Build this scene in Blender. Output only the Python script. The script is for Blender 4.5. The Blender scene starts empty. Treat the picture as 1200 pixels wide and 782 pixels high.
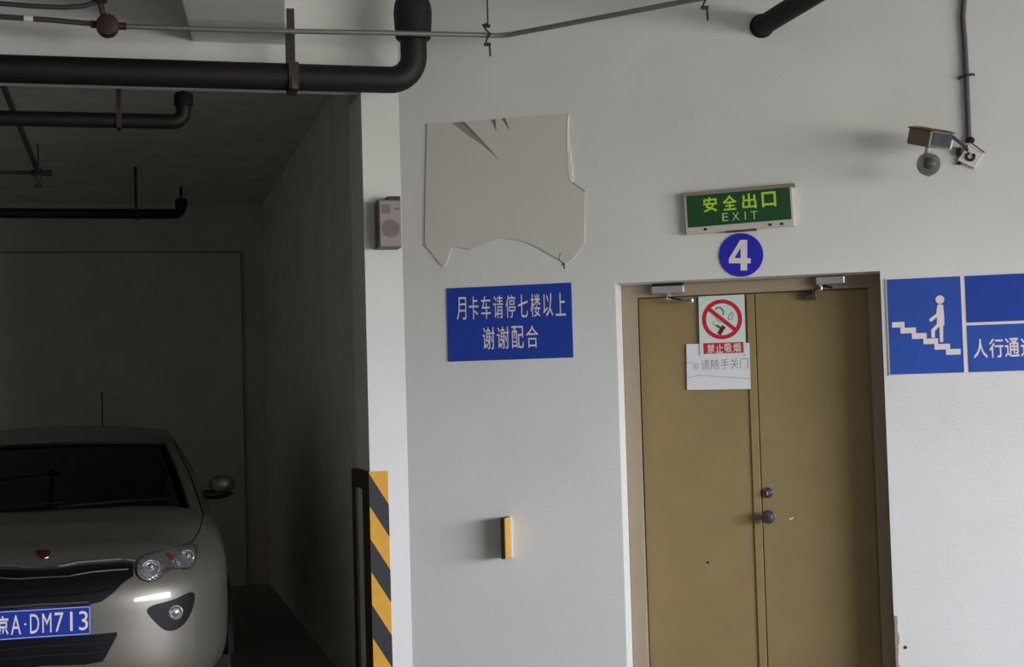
import bpy, bmesh, math, random
from mathutils import Vector, Matrix
from mathutils.bvhtree import BVHTree
random.seed(4)
SC = bpy.context.scene
COL = SC.collection
V = Vector
pi = math.pi

# ------------------------------------------------------------------ camera
F = 1700.0; W0, H0 = 1200.0, 782.0
CAMZ = 1.6
pitch = math.atan(79.0 / F); roll = 0.028
f0 = V((0, math.cos(pitch), math.sin(pitch))); u0 = V((0, -math.sin(pitch), math.cos(pitch))); r0 = V((1, 0, 0))
RV = math.cos(roll) * r0 - math.sin(roll) * u0
UV = math.sin(roll) * r0 + math.cos(roll) * u0
CP = V((0, 0, CAMZ))
cd = bpy.data.cameras.new('camera'); cam = bpy.data.objects.new('camera', cd); COL.objects.link(cam)
M = Matrix.Identity(4)
for i in range(3):
    M[i][0] = RV[i]; M[i][1] = UV[i]; M[i][2] = -f0[i]; M[i][3] = CP[i]
cam.matrix_world = M
cd.sensor_width = 36; cd.lens = 36 * F / W0; cd.clip_start = 0.05
SC.camera = cam

def ray(px, py):
    return f0 + RV * ((px - W0 / 2) / F) + UV * ((H0 / 2 - py) / F)
def hit(px, py, p0, n):
    r = ray(px, py); return CP + r * ((p0 - CP).dot(n) / r.dot(n))
def atY(px, py, Y):
    r = ray(px, py); return CP + r * (Y / r.y)
def atZ(px, py, z):
    r = ray(px, py); return CP + r * ((z - CAMZ) / r.z)

# ------------------------------------------------------------------ materials
def srgb(c):
    return tuple(((x / 255) / 12.92 if x / 255 <= .04045 else ((x / 255 + .055) / 1.055) ** 2.4) for x in c)
MATS = {}
def mat(name, col, rough=.6, metal=0, noise=0, nscale=8, bump=0, bscale=60, trans=0, ior=1.45, coat=0, alpha=1, spec=.5, bdist=.003):
    if name in MATS: return MATS[name]
    m = bpy.data.materials.new(name); m.use_nodes = True
    nt = m.node_tree; b = nt.nodes['Principled BSDF']
    c = (*srgb(col), 1)
    b.inputs['Base Color'].default_value = c
    b.inputs['Roughness'].default_value = rough
    b.inputs['Metallic'].default_value = metal
    b.inputs['IOR'].default_value = ior
    b.inputs['Transmission Weight'].default_value = trans
    b.inputs['Coat Weight'].default_value = coat
    b.inputs['Specular IOR Level'].default_value = spec
    tc = nt.nodes.new('ShaderNodeTexCoord')
    if noise:
        n = nt.nodes.new('ShaderNodeTexNoise'); n.inputs['Scale'].default_value = nscale; n.inputs['Detail'].default_value = 5
        rp = nt.nodes.new('ShaderNodeValToRGB')
        rp.color_ramp.elements[0].position = .3; rp.color_ramp.elements[1].position = .7
        rp.color_ramp.elements[0].color = (*[x * (1 - noise) for x in c[:3]], 1)
        rp.color_ramp.elements[1].color = (*[min(1, x * (1 + noise)) for x in c[:3]], 1)
        nt.links.new(tc.outputs['Object'], n.inputs['Vector'])
        nt.links.new(n.outputs['Fac'], rp.inputs['Fac'])
        nt.links.new(rp.outputs['Color'], b.inputs['Base Color'])
    if bump:
        n2 = nt.nodes.new('ShaderNodeTexNoise'); n2.inputs['Scale'].default_value = bscale; n2.inputs['Detail'].default_value = 4
        bp = nt.nodes.new('ShaderNodeBump'); bp.inputs['Strength'].default_value = bump; bp.inputs['Distance'].default_value = bdist
        nt.links.new(tc.outputs['Object'], n2.inputs['Vector'])
        nt.links.new(n2.outputs['Fac'], bp.inputs['Height'])
        nt.links.new(bp.outputs['Normal'], b.inputs['Normal'])
    MATS[name] = m; return m

m_white = mat('white_wall_paint', (214, 214, 210), .75, noise=.035, nscale=2.2, bump=.25, bscale=70)
m_header = m_white
m_deckceil = mat('deck_ceiling_concrete', (170, 168, 160), .9, noise=.1, nscale=1.5, bump=.3, bscale=20)
m_deckwall = mat('deck_rear_concrete', (170, 168, 160), .9, noise=.12, nscale=1.5, bump=.3, bscale=20)
m_bay = mat('bay_wall_plaster', (192, 195, 184), .9, noise=.09, nscale=3.5, bump=.5, bscale=30)
m_bayback = mat('bay_back_plaster', (190, 184, 178), .9, noise=.07, nscale=3, bump=.5, bscale=25)
m_bayceil = mat('bay_ceiling_concrete', (206, 202, 190), .95, noise=.12, nscale=5, bump=.8, bscale=16, bdist=.01)
m_floor = mat('grey_floor_concrete', (132, 130, 126), .7, noise=.1, nscale=1.2, bump=.2, bscale=30)
m_pipe = mat('black_iron_pipe', (17, 15, 16), .6, noise=.3, nscale=20, bump=.3, bscale=60)
m_pipetar = mat('black_pipe_insulation', (15, 15, 17), .75, bump=.5, bscale=50)
m_rust = mat('dark_brown_steel', (52, 44, 42), .6, noise=.25, nscale=25)
m_hangsteel = mat('dull_steel_bracket', (90, 84, 78), .45, .6, noise=.2, nscale=30)
m_conduit = mat('grey_conduit', (130, 130, 126), .4, .5)
m_cable = mat('dark_grey_cable', (62, 64, 68), .5)
m_redbox = mat('dark_red_junction_box', (58, 38, 35), .55, noise=.35, nscale=30)
m_patch = mat('old_grey_board', (202, 201, 191), .85, noise=.02, nscale=4, bump=.15, bscale=60)
m_patchedge = mat('brown_grey_tear', (148, 141, 138), .9)
m_dark = mat('dark_crack', (70, 64, 62), .9)
m_blue = mat('blue_sign_face', (28, 62, 158), .45, noise=.05, nscale=3)
m_blue2 = mat('royal_blue_disc', (34, 36, 176), .5)
m_bluet = mat('blue_sign_face_bright', (42, 78, 166), .45, noise=.08, nscale=3)
m_letter = mat('pale_letter_vinyl', (226, 216, 212), .55)
m_exitg = mat('dark_green_exit_panel', (28, 74, 38), .4)
m_exitl = mat('yellow_green_letters', (176, 214, 70), .5)
m_exitp = mat('pale_green_letters', (170, 206, 130), .5)
m_alum = mat('pale_aluminium_frame', (206, 200, 192), .45, .25, noise=.05, nscale=15)
m_dooro = mat('olive_brown_door_paint', (142, 123, 83), .55, noise=.06, nscale=6, bump=.12, bscale=90)
m_frame = mat('taupe_door_frame_paint', (158, 142, 120), .55, noise=.04, nscale=6)
m_closer = mat('silver_closer_metal', (190, 192, 194), .35, .6)
m_blackm = mat('black_plastic', (22, 21, 22), .5)
m_chrome = mat('polished_chrome', (235, 235, 238), .12, 1)
m_knob = mat('blue_grey_knob_metal', (104, 104, 116), .3, .85)
m_paper = mat('white_paper', (220, 221, 224), .8)
m_papergreen = mat('pale_green_notice', (205, 222, 214), .6)
m_red = mat('red_print', (200, 24, 42), .6)
m_ink = mat('grey_ink', (136, 130, 130), .8)
m_darkink = mat('dark_ink', (70, 74, 70), .8)
m_yellow = mat('yellow_guard_paint', (206, 150, 22), .5, noise=.06, nscale=20)
m_blackp = mat('black_guard_rubber', (27, 28, 31), .55)
m_brownr = mat('brown_worn_bar', (66, 48, 34), .7, noise=.35, nscale=14)
m_speaker = mat('grey_speaker_front', (150, 142, 140), .7, bump=.3, bscale=200)
m_speakerside = mat('dark_speaker_case', (108, 102, 98), .6)
m_camb = mat('brown_camera_housing', (118, 106, 88), .45, noise=.1, nscale=20)
m_camglass = mat('dark_blue_lens_glass', (44, 52, 62), .08)
m_globe = mat('smoked_globe_glass', (140, 140, 132), .06, trans=.8, ior=1.3)
m_grille_h = mat('speaker_hole_dark', (120, 112, 110), .8)
m_flakes = mat('plaster_flake', (228, 228, 222), .9)
# car
m_paint = mat('champagne_silver_paint', (112, 108, 98), .38, .5, coat=.5)
m_carblack = mat('car_black_trim', (8, 8, 9), .5, spec=.25)
m_glass = mat('car_tinted_glass', (60, 72, 66), .02, trans=1.0, ior=1.45)
m_lens = mat('headlamp_clear_lens', (240, 244, 246), .02, trans=1.0, ior=1.3)
m_seam = mat('panel_gap', (10, 10, 10), .9)
m_plate = mat('licence_plate_blue', (20, 52, 150), .4)
m_emblem = mat('dark_red_badge', (70, 20, 24), .3)
m_tyre = mat('tyre_rubber', (18, 18, 18), .85)
m_rim = mat('alloy_rim', (140, 140, 142), .35, .9)
m_seat = mat('dark_seat_fabric', (46, 44, 42), .9)
m_dash = mat('dark_dashboard', (30, 30, 30), .7)
m_amber = mat('red_brown_indicator', (120, 50, 36), .3)
m_wheelgrey = mat('steering_wheel_grey', (120, 125, 118), .5)
m_socket = mat('dark_socket', (40, 38, 40), .7)

# ------------------------------------------------------------------ mesh builder (all world coordinates)
WM = {}
class MB:
    def __init__(s): s.v = []; s.f = []; s.m = []
    def add(s, vs, fs, mi=0):
        o = len(s.v); s.v += [V(a) for a in vs]
        for f in fs: s.f.append([i + o for i in f]); s.m.append(mi)
        return s
    def obox(s, c, ax, ay, az, mi=0):      # centre and three half-extent vectors
        c = V(c); vs = []
        for k in (-1, 1):
            for j in (-1, 1):
                for i in (-1, 1): vs.append(c + ax * i + ay * j + az * k)
        return s.add(vs, [(0, 2, 3, 1), (4, 5, 7, 6), (0, 1, 5, 4), (2, 6, 7, 3), (0, 4, 6, 2), (1, 3, 7, 5)], mi)
    def box(s, a, b, T=None, mi=0):
        T = T or (lambda x, y, z: V((x, y, z)))
        vs = [T(x, y, z) for z in (a[2], b[2]) for y in (a[1], b[1]) for x in (a[0], b[0])]
        return s.add(vs, [(0, 2, 3, 1), (4, 5, 7, 6), (0, 1, 5, 4), (2, 6, 7, 3), (0, 4, 6, 2), (1, 3, 7, 5)], mi)
    def prism(s, pts, off, mi=0):          # closed polygon pts (3D) extruded by off
        n = len(pts); off = V(off); vs = [V(p) for p in pts] + [V(p) + off for p in pts]
        fs = [list(range(n))[::-1], [i + n for i in range(n)]]
        for i in range(n): j = (i + 1) % n; fs.append([i, j, j + n, i + n])
        return s.add(vs, fs, mi)
    def tube(s, pts, r, n=16, caps=True, mi=0, radii=None):
        pts = [V(p) for p in pts]; N = len(pts); vs = []; fs = []
        t0 = (pts[1] - pts[0]).normalized()
        a = t0.orthogonal().normalized()
        for i, p in enumerate(pts):
            t = (pts[min(i + 1, N - 1)] - pts[max(i - 1, 0)]).normalized()
            a = (a - t * a.dot(t)).normalized(); b = t.cross(a)
            rr = radii[i] if radii else r
            for k in range(n):
                th = 2 * pi * k / n; vs.append(p + a * (rr * math.cos(th)) + b * (rr * math.sin(th)))
        for i in range(N - 1):
            for k in range(n):
                k2 = (k + 1) % n; fs.append((i * n + k, i * n + k2, (i + 1) * n + k2, (i + 1) * n + k))
        if caps: fs.append(tuple(range(n))[::-1]); fs.append(tuple((N - 1) * n + k for k in range(n)))
        return s.add(vs, fs, mi)
    def lathe(s, c, axis, prof, n=32, mi=0):  # prof = [(radius, along)]
        c = V(c); axis = V(axis).normalized()
        return s.tube([c + axis * (h + 1e-6 * i) for i, (r, h) in enumerate(prof)], 1, n, True, mi, [max(r, 1e-4) for r, h in prof]) if False else s._lathe(c, axis, prof, n, mi)
    def _lathe(s, c, axis, prof, n, mi):
        a = axis.orthogonal().normalized(); b = axis.cross(a); vs = []; fs = []
        for r, h in prof:
            for k in range(n):
                th = 2 * pi * k / n; vs.append(c + axis * h + a * (r * math.cos(th)) + b * (r * math.sin(th)))
        for i in range(len(prof) - 1):
            for k in range(n):
                k2 = (k + 1) % n; fs.append((i * n + k, i * n + k2, (i + 1) * n + k2, (i + 1) * n + k))
        fs.append(tuple(range(n))[::-1]); fs.append(tuple((len(prof) - 1) * n + k for k in range(n)))
        return s.add(vs, fs, mi)
    def grid(s, rows, mi=0, closed=False, keep=None):
        n = len(rows[0]); vs = [p for r in rows for p in r]; fs = []
        for i in range(len(rows) - 1):
            for k in range(n if closed else n - 1):
                if keep and not keep(i, k): continue
                k2 = (k + 1) % n; fs.append((i * n + k, i * n + k2, (i + 1) * n + k2, (i + 1) * n + k))
        return s.add(vs, fs, mi)
    def sphere(s, c, rx, ry, rz, T=None, mi=0, nu=28, nv=16):
        T = T or (lambda x, y, z: V((x, y, z))); rows = []
        for j in range(nv + 1):
            ph = -pi / 2 + pi * j / nv; cz = math.cos(ph)
            rows.append([T(c[0] + rx * cz * math.cos(2 * pi * k / nu), c[1] + ry * cz * math.sin(2 * pi * k / nu), c[2] + rz * math.sin(ph)) for k in range(nu)])
        return s.grid(rows, mi, True)
    def build(s, name, mats, parent=None, bevel=0, smooth=False, solid=0, recalc=True, segs=2):
        if not isinstance(mats, (list, tuple)): mats = [mats]
        if parent is not None: inv = WM[parent.name].inverted(); loc = None
        else:
            lo = V([min(v[i] for v in s.v) for i in range(3)]); hi = V([max(v[i] for v in s.v) for i in range(3)])
            loc = V(((lo.x + hi.x) / 2, (lo.y + hi.y) / 2, lo.z)); inv = Matrix.Translation(-loc)
        me = bpy.data.meshes.new(name)
        me.from_pydata([inv @ v for v in s.v], [], s.f)
        for m in mats: me.materials.append(m)
        for p, mi in zip(me.polygons, s.m): p.material_index = mi; p.use_smooth = smooth
        bm = bmesh.new(); bm.from_mesh(me)
        bmesh.ops.remove_doubles(bm, verts=bm.verts, dist=1e-6)
        if recalc: bmesh.ops.recalc_face_normals(bm, faces=bm.faces)
        bm.to_mesh(me); bm.free()
        if smooth: me.set_sharp_from_angle(angle=math.radians(38))
        o = bpy.data.objects.new(name, me); COL.objects.link(o)
        if parent is not None: o.parent = parent; WM[o.name] = WM[parent.name].copy()
        else: o.matrix_world = Matrix.Translation(loc); WM[o.name] = Matrix.Translation(loc)
        if solid:
            md = o.modifiers.new('solid', 'SOLIDIFY'); md.thickness = solid; md.offset = -1
        if bevel:
            md = o.modifiers.new('bevel', 'BEVEL'); md.width = bevel; md.segments = segs; md.limit_method = 'ANGLE'; md.angle_limit = math.radians(40)
        return o

def tag(o, label, cat, group=None):
    o['label'] = label; o['category'] = cat
    if group: o['group'] = group
    return o
def struct(o): o['kind'] = 'structure'; return o
def empty(name, mtx):
    o = bpy.data.objects.new(name, None); COL.objects.link(o)
    if not isinstance(mtx, Matrix): mtx = Matrix.Translation(V(mtx))
    o.matrix_world = mtx; o.empty_display_size = .1; WM[o.name] = mtx.copy()
    return o

class Frame:   # a plane frame: x along, y out of the plane (towards the viewer negative), z up
    def __init__(s, o, ex, n, tilt=0):
        ez = V((0, 0, 1)); s.o = V(o); s.n = n
        s.ex = ex * math.cos(tilt) + ez * math.sin(tilt); s.ez = ez * math.cos(tilt) - ex * math.sin(tilt)
    def __call__(s, x, y, z): return s.o + s.ex * x - s.n * y + s.ez * z     # y>0 goes into the wall
    def px(s, px, py):
        p = hit(px, py, s.o, s.n) - s.o; return p.dot(s.ex), p.dot(s.ez)
    def pt(s, px, py, y=0):
        x, z = s.px(px, py); return s(x, y, z)
    def mtx(s):
        m = Matrix.Identity(4)
        for i in range(3): m[i][0] = s.ex[i]; m[i][1] = -s.n[i]; m[i][2] = s.ez[i]; m[i][3] = s.o[i]
        return m

def glyphs(txt, bold=0.0, mirror=False):
    cu = bpy.data.curves.new('t', 'FONT'); cu.body = txt; cu.size = 1; cu.offset = bold; cu.fill_mode = 'BOTH'; cu.dimensions = '2D'
    cu.resolution_u = 3
    o = bpy.data.objects.new('t', cu); COL.objects.link(o)
    dg = bpy.context.evaluated_depsgraph_get(); dg.update()
    me = bpy.data.meshes.new_from_object(o.evaluated_get(dg))
    vs = [(v.co.x, v.co.y) for v in me.vertices]; fs = [tuple(p.vertices) for p in me.polygons]
    bpy.data.objects.remove(o); bpy.data.curves.remove(cu); bpy.data.meshes.remove(me)
    return vs, fs
def text(mb, fr, txt, x0, x1, z0, z1, y, bold=0.0, th=.0012, mi=0, gap=None, slant=0):
    """lettering scaled into the box x0..x1, z0..z1 of a frame; spaced one by one when gap is given"""
    chunks = [txt] if gap is None else list(txt)
    n = len(chunks); cw = (x1 - x0 - (gap or 0) * (n - 1)) / n
    for i, c in enumerate(chunks):
        vs, fs = glyphs(c, bold)
        if not vs: continue
        a0 = min(v[0] for v in vs); a1 = max(v[0] for v in vs); b0 = min(v[1] for v in vs); b1 = max(v[1] for v in vs)
        cx0 = x0 + i * (cw + (gap or 0)); ww = cw
        if gap is not None and c in 'I1l':
            k = .28; cx0 += cw * (1 - k) / 2; ww = cw * k
        P = []
        for v in vs:
            u = (v[0] - a0) / (a1 - a0); w = (v[1] - b0) / (b1 - b0)
            P.append((cx0 + u * ww, z0 + w * (z1 - z0) + u * slant))
        front = [fr(x, y - th, z) for x, z in P]; back = [fr(x, y, z) for x, z in P]
        N = len(P); edges = {}
        for f in fs:
            for a, b in zip(f, f[1:] + f[:1]):
                edges[(a, b)] = 1
        F2 = [tuple(f) for f in fs]
        for (a, b) in list(edges):
            if (b, a) not in edges: F2.append((b, a, a + N, b + N))
        mb.add(front + back, F2, mi)
    return mb

# ------------------------------------------------------------------ planes
d_main = V((.9701, -.2425, 0)).normalized(); n_main = V((-.2425, -.9701, 0)).normalized()
P_main = V((1.17, 7.0, 0))
C = hit(475, 430, P_main, n_main); C.z = 0
g_bay = V((-445, 1700, 0)).normalized(); e_bay = V((g_bay.y, -g_bay.x, 0)); n_bay = -g_bay
A = hit(430.5, 430, C, n_bay); A.z = 0
def BY(x, y, z): return A + e_bay * x + g_bay * y + V((0, 0, z))
def bayxy(p): q = p - A; return q.dot(e_bay), q.dot(g_bay), p.z
def MWp(x, y, z): return P_main + d_main * x - n_main * y + V((0, 0, z))    # y>0 into the wall
HB = 3.40     # bay ceiling
HD = 4.2      # deck ceiling
zl = hit(427, 106.8, C, n_bay).z
pb = hit(310.5, 400, A + e_bay * .02, e_bay); DB = (pb - A).dot(g_bay)
cb = hit(312, 240, A + g_bay * DB, n_bay); HB = cb.z
sw = (C - A).dot(e_bay)
print('C', C, 'A', A, 'zl', zl, 'DB', DB, 'HB', HB, 'strip', sw)

# ------------------------------------------------------------------ room shell
def mwx(px, py=430): return (hit(px, py, P_main, n_main) - P_main).dot(d_main)
def mwz(px, py): return hit(px, py, P_main, n_main).z
# door opening
ox0, ox1 = mwx(726, 500), mwx(1038.5, 500); oz = (mwz(722.4, 333.5) + mwz(1030.5, 316.5)) / 2
print('opening', ox0, ox1, oz)
REC = .17
XL = (C - P_main).dot(d_main); XR = 6.2
mb = MB()
mb.box((XL - .0, 0, 0), (ox0, .25, HD), MWp)
mb.box((ox1, 0, 0), (XR, .25, HD), MWp)
mb.box((ox0, 0, oz), (ox1, .25, HD), MWp)
struct(mb.build('wall_north', m_white))
# stair lobby wall closing the recess behind the door
mb = MB(); mb.box((ox0 - .1, .26, 0), (ox1 + .1, .34, oz + .1), MWp)
struct(mb.build('wall_lobby', m_deckwall))
# header over the bay
mb = MB(); mb.box((-7, 0, zl), (0, .10, HD), BY)
struct(mb.build('wall_header', m_header))
# pier + bay right wall
mb = MB()
mb.box((0, 0, 0), (sw, .44, HD), BY)
mb.box((0, .10, zl - .0), (0.02, .44, HB), BY)
struct(mb.build('wall_pier', m_white))
mb = MB(); mb.box((.02, .44, 0), (sw, DB, HB), BY)
struct(mb.build('wall_bay_right', m_bay))
mb = MB(); mb.box((-7, DB, 0), (sw, DB + .2, HB + .2), BY)
struct(mb.build('wall_bay_back', m_bayback))
mb = MB(); mb.box((-7.2, 0, 0), (-7, DB + .2, HB + .2), BY)
struct(mb.build('wall_bay_left', m_bay))
mb = MB(); mb.box((-7, .10, HB), (sw, DB, HB + .2), BY)
struct(mb.build('ceiling_bay', m_bayceil))
# infilled panel outlines on bay back wall
def back(px, py): return hit(px, py, A + g_bay * (DB - .004), n_bay)
mb = MB()
q = [back(-400, 289), back(283, 295)]
zt_ = q[1].z; xr_ = bayxy(q[1])[0]
mb.box((-6.4, DB - .022, 0), (xr_, DB, zt_), BY)
struct(mb.build('trim_1', m_bayback, bevel=.004))
mb = MB(); mb.box((-6.4, DB - .025, zt_ - .012), (xr_ + .0, DB - .0221, zt_), BY); mb.box((xr_ - .010, DB - .025, 0), (xr_, DB - .0221, zt_), BY)
struct(mb.build('trim_4', mat('dark_joint_line', (104, 100, 95), .9)))
# floor, deck ceiling and outer walls
mb = MB(); mb.add([(-11, -8, 0), (12, -8, 0), (12, 16, 0), (-11, 16, 0), (-11, -8, -.2), (12, -8, -.2), (12, 16, -.2), (-11, 16, -.2)],
                  [(0, 1, 2, 3), (7, 6, 5, 4), (0, 4, 5, 1), (1, 5, 6, 2), (2, 6, 7, 3), (3, 7, 4, 0)])
struct(mb.build('floor', m_floor))
mb = MB(); mb.box((-9.3, -8, HD), (8, 9.2, HD + .2))
struct(mb.build('ceiling', m_deckceil))
EX = 7.0
e_y = MWp((EX - P_main.x) / d_main.x, 0, 0).y
mb = MB()
SILL, HEADZ = 1.05, 2.75
OY0, OY1 = -4.5, 4.0
mb.box((EX, -8, 0), (EX + .2, e_y + .3, SILL)); mb.box((EX, -8, HEADZ), (EX + .2, e_y + .3, HD))
mb.box((EX, -8, SILL), (EX + .2, OY0, HEADZ)); mb.box((EX, OY1, SILL), (EX + .2, e_y + .3, HEADZ))
struct(mb.build('wall_east', m_deckwall))
mb = MB(); mb.box((-9.3, -8, 0), (EX + .2, -7.8, HD)); struct(mb.build('wall_south', m_deckwall))
wx = BY(-7.0, 0, 0)
mb = MB(); mb.box((-9.3, -8, 0), (-9.1, 5.9, HD)); struct(mb.build('wall_west', m_deckwall))
mb = MB(); mb.box((-10.2, 0, 0), (-7, .1, HD), BY); struct(mb.build('wall_northwest', m_white))

# beam over the bay, running towards the deck
b0 = hit(225, 48, A, n_bay); b1 = hit(336, 53, A, n_bay)
bz = (b0.z + b1.z) / 2
bd = V((339 - 600, 1700, 0)).normalized() * -1.0
b0.z = b1.z = bz
print('beam z', bz)
mb = MB(); mb.prism([b0 - bd * .02, b1 - bd * .02, b1 + bd * 6, b0 + bd * 6], (0, 0, HD - bz + .02))
struct(mb.build('trim_2', m_white, bevel=.01))

# ------------------------------------------------------------------ double door
fx = Frame(P_main, d_main, n_main)
dfr = Frame(P_main - n_main * REC, d_main, n_main)         # plane of the door frame face
e = empty('door_1', Frame(MWp((ox0 + ox1) / 2, REC, 0), d_main, n_main).mtx()); struct(e)
fzt = oz
# frame inner edges measured on its own plane
ix0 = dfr.px(751, 500)[0]; ix1 = dfr.px(1023.5, 500)[0]
iz = (dfr.px(746.7, 350)[1] + dfr.px(1018, 336)[1]) / 2
mb = MB()
mb.box((ox0, REC, 0), (ix0, REC + .07, fzt), MWp); mb.box((ix1, REC, 0), (ox1, REC + .07, fzt), MWp)
mb.box((ix0, REC, iz), (ix1, REC + .07, fzt), MWp)
mb.build('door_frame', m_frame, e, bevel=.004)
sx = dfr.px(889.5, 500)[0]
LF = REC + .03
l1 = MB(); l1.box((ix0 + .003, LF, .01), (sx - .004, LF + .045, iz - .003), MWp); l1 = l1.build('door_leaf', m_dooro, e, bevel=.003)
mb = MB(); mb.box((sx - .042, LF - .008, .012), (sx - .004, LF, iz - .006), MWp); mb.build('astragal', m_dooro, l1, bevel=.002)
l2 = MB(); l2.box((sx + .0, LF, .01), (ix1 - .003, LF + .045, iz - .003), MWp); l2 = l2.build('door_leaf', m_dooro, e, bevel=.003)
# knob and deadbolt
lf = Frame(P_main - n_main * LF, d_main, n_main)
kx, kz = lf.px(901, 605.5)
mb = MB(); mb.lathe(lf(kx, 0, kz), n_main, [(.030, 0), (.031, .006), (.014, .012), (.012, .03), (.022, .036), (.031, .048), (.032, .058), (.026, .068), (.012, .073)], 32)
k = mb.build('door_knob', m_knob, l2, smooth=True)
mb = MB(); mb.obox(lf(kx, -.0745, kz), lf.ex * .008, lf.ez * .002, n_main * .001); mb.build('keyhole', m_blackm, k)
kx, kz = lf.px(899.5, 577.5)
mb = MB(); mb.lathe(lf(kx, 0, kz), n_main, [(.025, 0), (.026, .006), (.020, .012), (.019, .022), (.010, .025)], 28)
k = mb.build('deadbolt', m_knob, l2, smooth=True)
mb = MB(); mb.obox(lf(kx, -.027, kz - .003), lf.ex * .004, lf.ez * .010, n_main * .004); mb.build('thumb_turn', m_chrome, k, bevel=.001)
kx, kz = lf.px(927.5, 608)
mb = MB(); mb.obox(lf(kx, -.0006, kz), lf.ex * .010 + lf.ez * .003, lf.ez * .004, n_main * .0006); mb.build('paint_chip', m_letter, l2)
kx, kz = lf.px(829.5, 659.5)
mb = MB(); mb.lathe(lf(kx, 0, kz), n_main, [(.006, 0), (.005, .003), (.001, .004)], 12); mb.build('screw', m_blackm, l1)
# door closers
def closer(px0, px1, pyc, arm, foot, parent_name):
    c = dfr.px((px0 + px1) / 2, pyc); w = (dfr.px(px1, pyc)[0] - dfr.px(px0, pyc)[0]) / 2
    t = -.0
    mb = MB(); mb.box((c[0] - w, REC - .05, c[1] - .022), (c[0] + w, REC, c[1] + .016), MWp)
    b = mb.build('door_closer', m_closer, e, bevel=.006)
    mb = MB(); mb.box((c[0] - w * .98, REC - .047, c[1] + .016), (c[0] + w * .92, REC, c[1] + .04), MWp)
    mb.build('closer_cap', m_blackm, b, bevel=.004)
    mb = MB(); s = dfr.px(*arm)
    mb.lathe(MWp(s[0], REC - .025, s[1] - .014), V((0, 0, 1)), [(.010, 0), (.012, .004), (.012, .02), (.008, .035), (.008, .05)], 16)
    mb.build('closer_spindle', m_chrome, b, smooth=True)
    f = dfr.px(*foot)
    mb = MB(); p0 = MWp(s[0], REC - .028, s[1]); p1 = MWp((s[0] + f[0]) / 2, REC - .055, (s[1] + f[1]) / 2 - .004); p2 = MWp(f[0], REC - .02, f[1])
    for a_, b_ in ((p0, p1), (p1, p2)):
        dd = (b_ - a_); mid = (a_ + b_) / 2; up = V((0, 0, .005)); sd = dd.normalized().cross(up).normalized() * .009
        mb.obox(mid, dd / 2, sd, up)
    mb.build('closer_arm', m_rust, b)
    return b, f
b, f = closer(765, 803, 339.5, (785, 349), (812, 353), 0)
mb = MB(); mb.lathe(MWp(f[0] - .004, REC - .022, f[1] - .01), V((0, 0, 1)), [(.009, 0), (.011, .004), (.011, .016), (.006, .02)], 16); mb.build('arm_joint', m_chrome, b, smooth=True)
b, f = closer(956, 990, 328.5, (962, 338), (947, 345), 0)
mb = MB(); x, z = dfr.px(950, 346); mb.box((x - .028, REC - .01, z - .022), (x + .028, LF, z + .018), MWp); mb.build('arm_bracket', m_hangsteel, b, bevel=.003)
mb = MB(); x, z = dfr.px(972, 336.5)
mb.tube([MWp(x - .03, REC - .03, z + .006), MWp(x + .015, REC - .035, z - .006)], .006, 10); mb.build('arm_link', m_blackm, b)
# ragged plaster edge low beside the door
ys = [722 + i * 4 for i in range(30)]
poly = [fx.pt(1052.2 + (y - 730) * .03 + random.uniform(-.9, 1.6), y, 0) for y in ys]
poly += [fx.pt(1048.5 + (y - 730) * .04, y, 0) for y in reversed(ys)]
struct(MB().prism(poly, n_main * .003).build('trim_3', m_frame))

# ------------------------------------------------------------------ papers on the door
pf = Frame(lf(lf.px(846, 376)[0], -.0, lf.px(846, 376)[1]), d_main, n_main, .012)
TP = .0015
e = empty('no_smoking_notice', pf(0, 0, 0)); tag(e, 'pale no smoking notice with a red ring taped high on the left door leaf', 'notice')
def quad(mb, fr, pts, y0, y1, mi=0):
    mb.prism([fr.pt(a, b, y0) for a, b in pts], n_main * abs(y1 - y0), mi); return mb
# the paper below is at a small gap; notice overlaps it
mb = MB(); quad(mb, pf, [(818.8, 348), (872.5, 345.5), (874.5, 415), (820.5, 416.5)], -.0118, -.013)
mb.build('sheet', m_papergreen, e)
cx, cz = pf.px(846.5, 374.5); R = (pf.px(870, 374)[0] - pf.px(823, 374)[0]) / 2; r = R * .8
Y2 = -.0133
def ring(fr, cx, cz, R, r, y, n=64, h=.0008):
    mb = MB(); vs = []
    for k in range(n):
        a = 2 * pi * k / n
        for rr, yy in ((R, y), (R, y - h), (r, y - h), (r, y)): vs.append(fr(cx + rr * math.cos(a), yy, cz + rr * math.sin(a)))
    fs = []
    for k in range(n):
        k2 = (k + 1) % n
        for q in range(4): fs.append((k * 4 + q, k2 * 4 + q, k2 * 4 + (q + 1) % 4, k * 4 + (q + 1) % 4))
    return mb.add(vs, fs)
ringm = ring(pf, cx, cz, R, r, Y2)
# 45 degree bar
a = math.radians(-41)
ux, uz = math.cos(a), math.sin(a); L = R * .9; h = R * .095
ringm.prism([pf(cx + s * L * ux - t * h * uz, Y2 - .0003, cz + s * L * uz + t * h * ux) for s, t in ((-1, -1), (1, -1), (1, 1), (-1, 1))], n_main * .0009)
ringm.build('prohibition_ring', m_red, e)
mb = MB(); quad(mb, pf, [(824.5, 402.5), (871.5, 401), (871.8, 413.5), (825, 415)], Y2, Y2 - .0006); mb.build('red_caption_band', m_red, e)
x0, z1 = pf.px(829, 404); x1, z0 = pf.px(868.5, 412.5)
mb = MB(); text(mb, pf, '禁止吸烟', x0, x1, z0, z1, Y2 - .0007, .012, .0004, gap=.006); mb.build('caption_lettering', m_papergreen, e)
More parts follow.
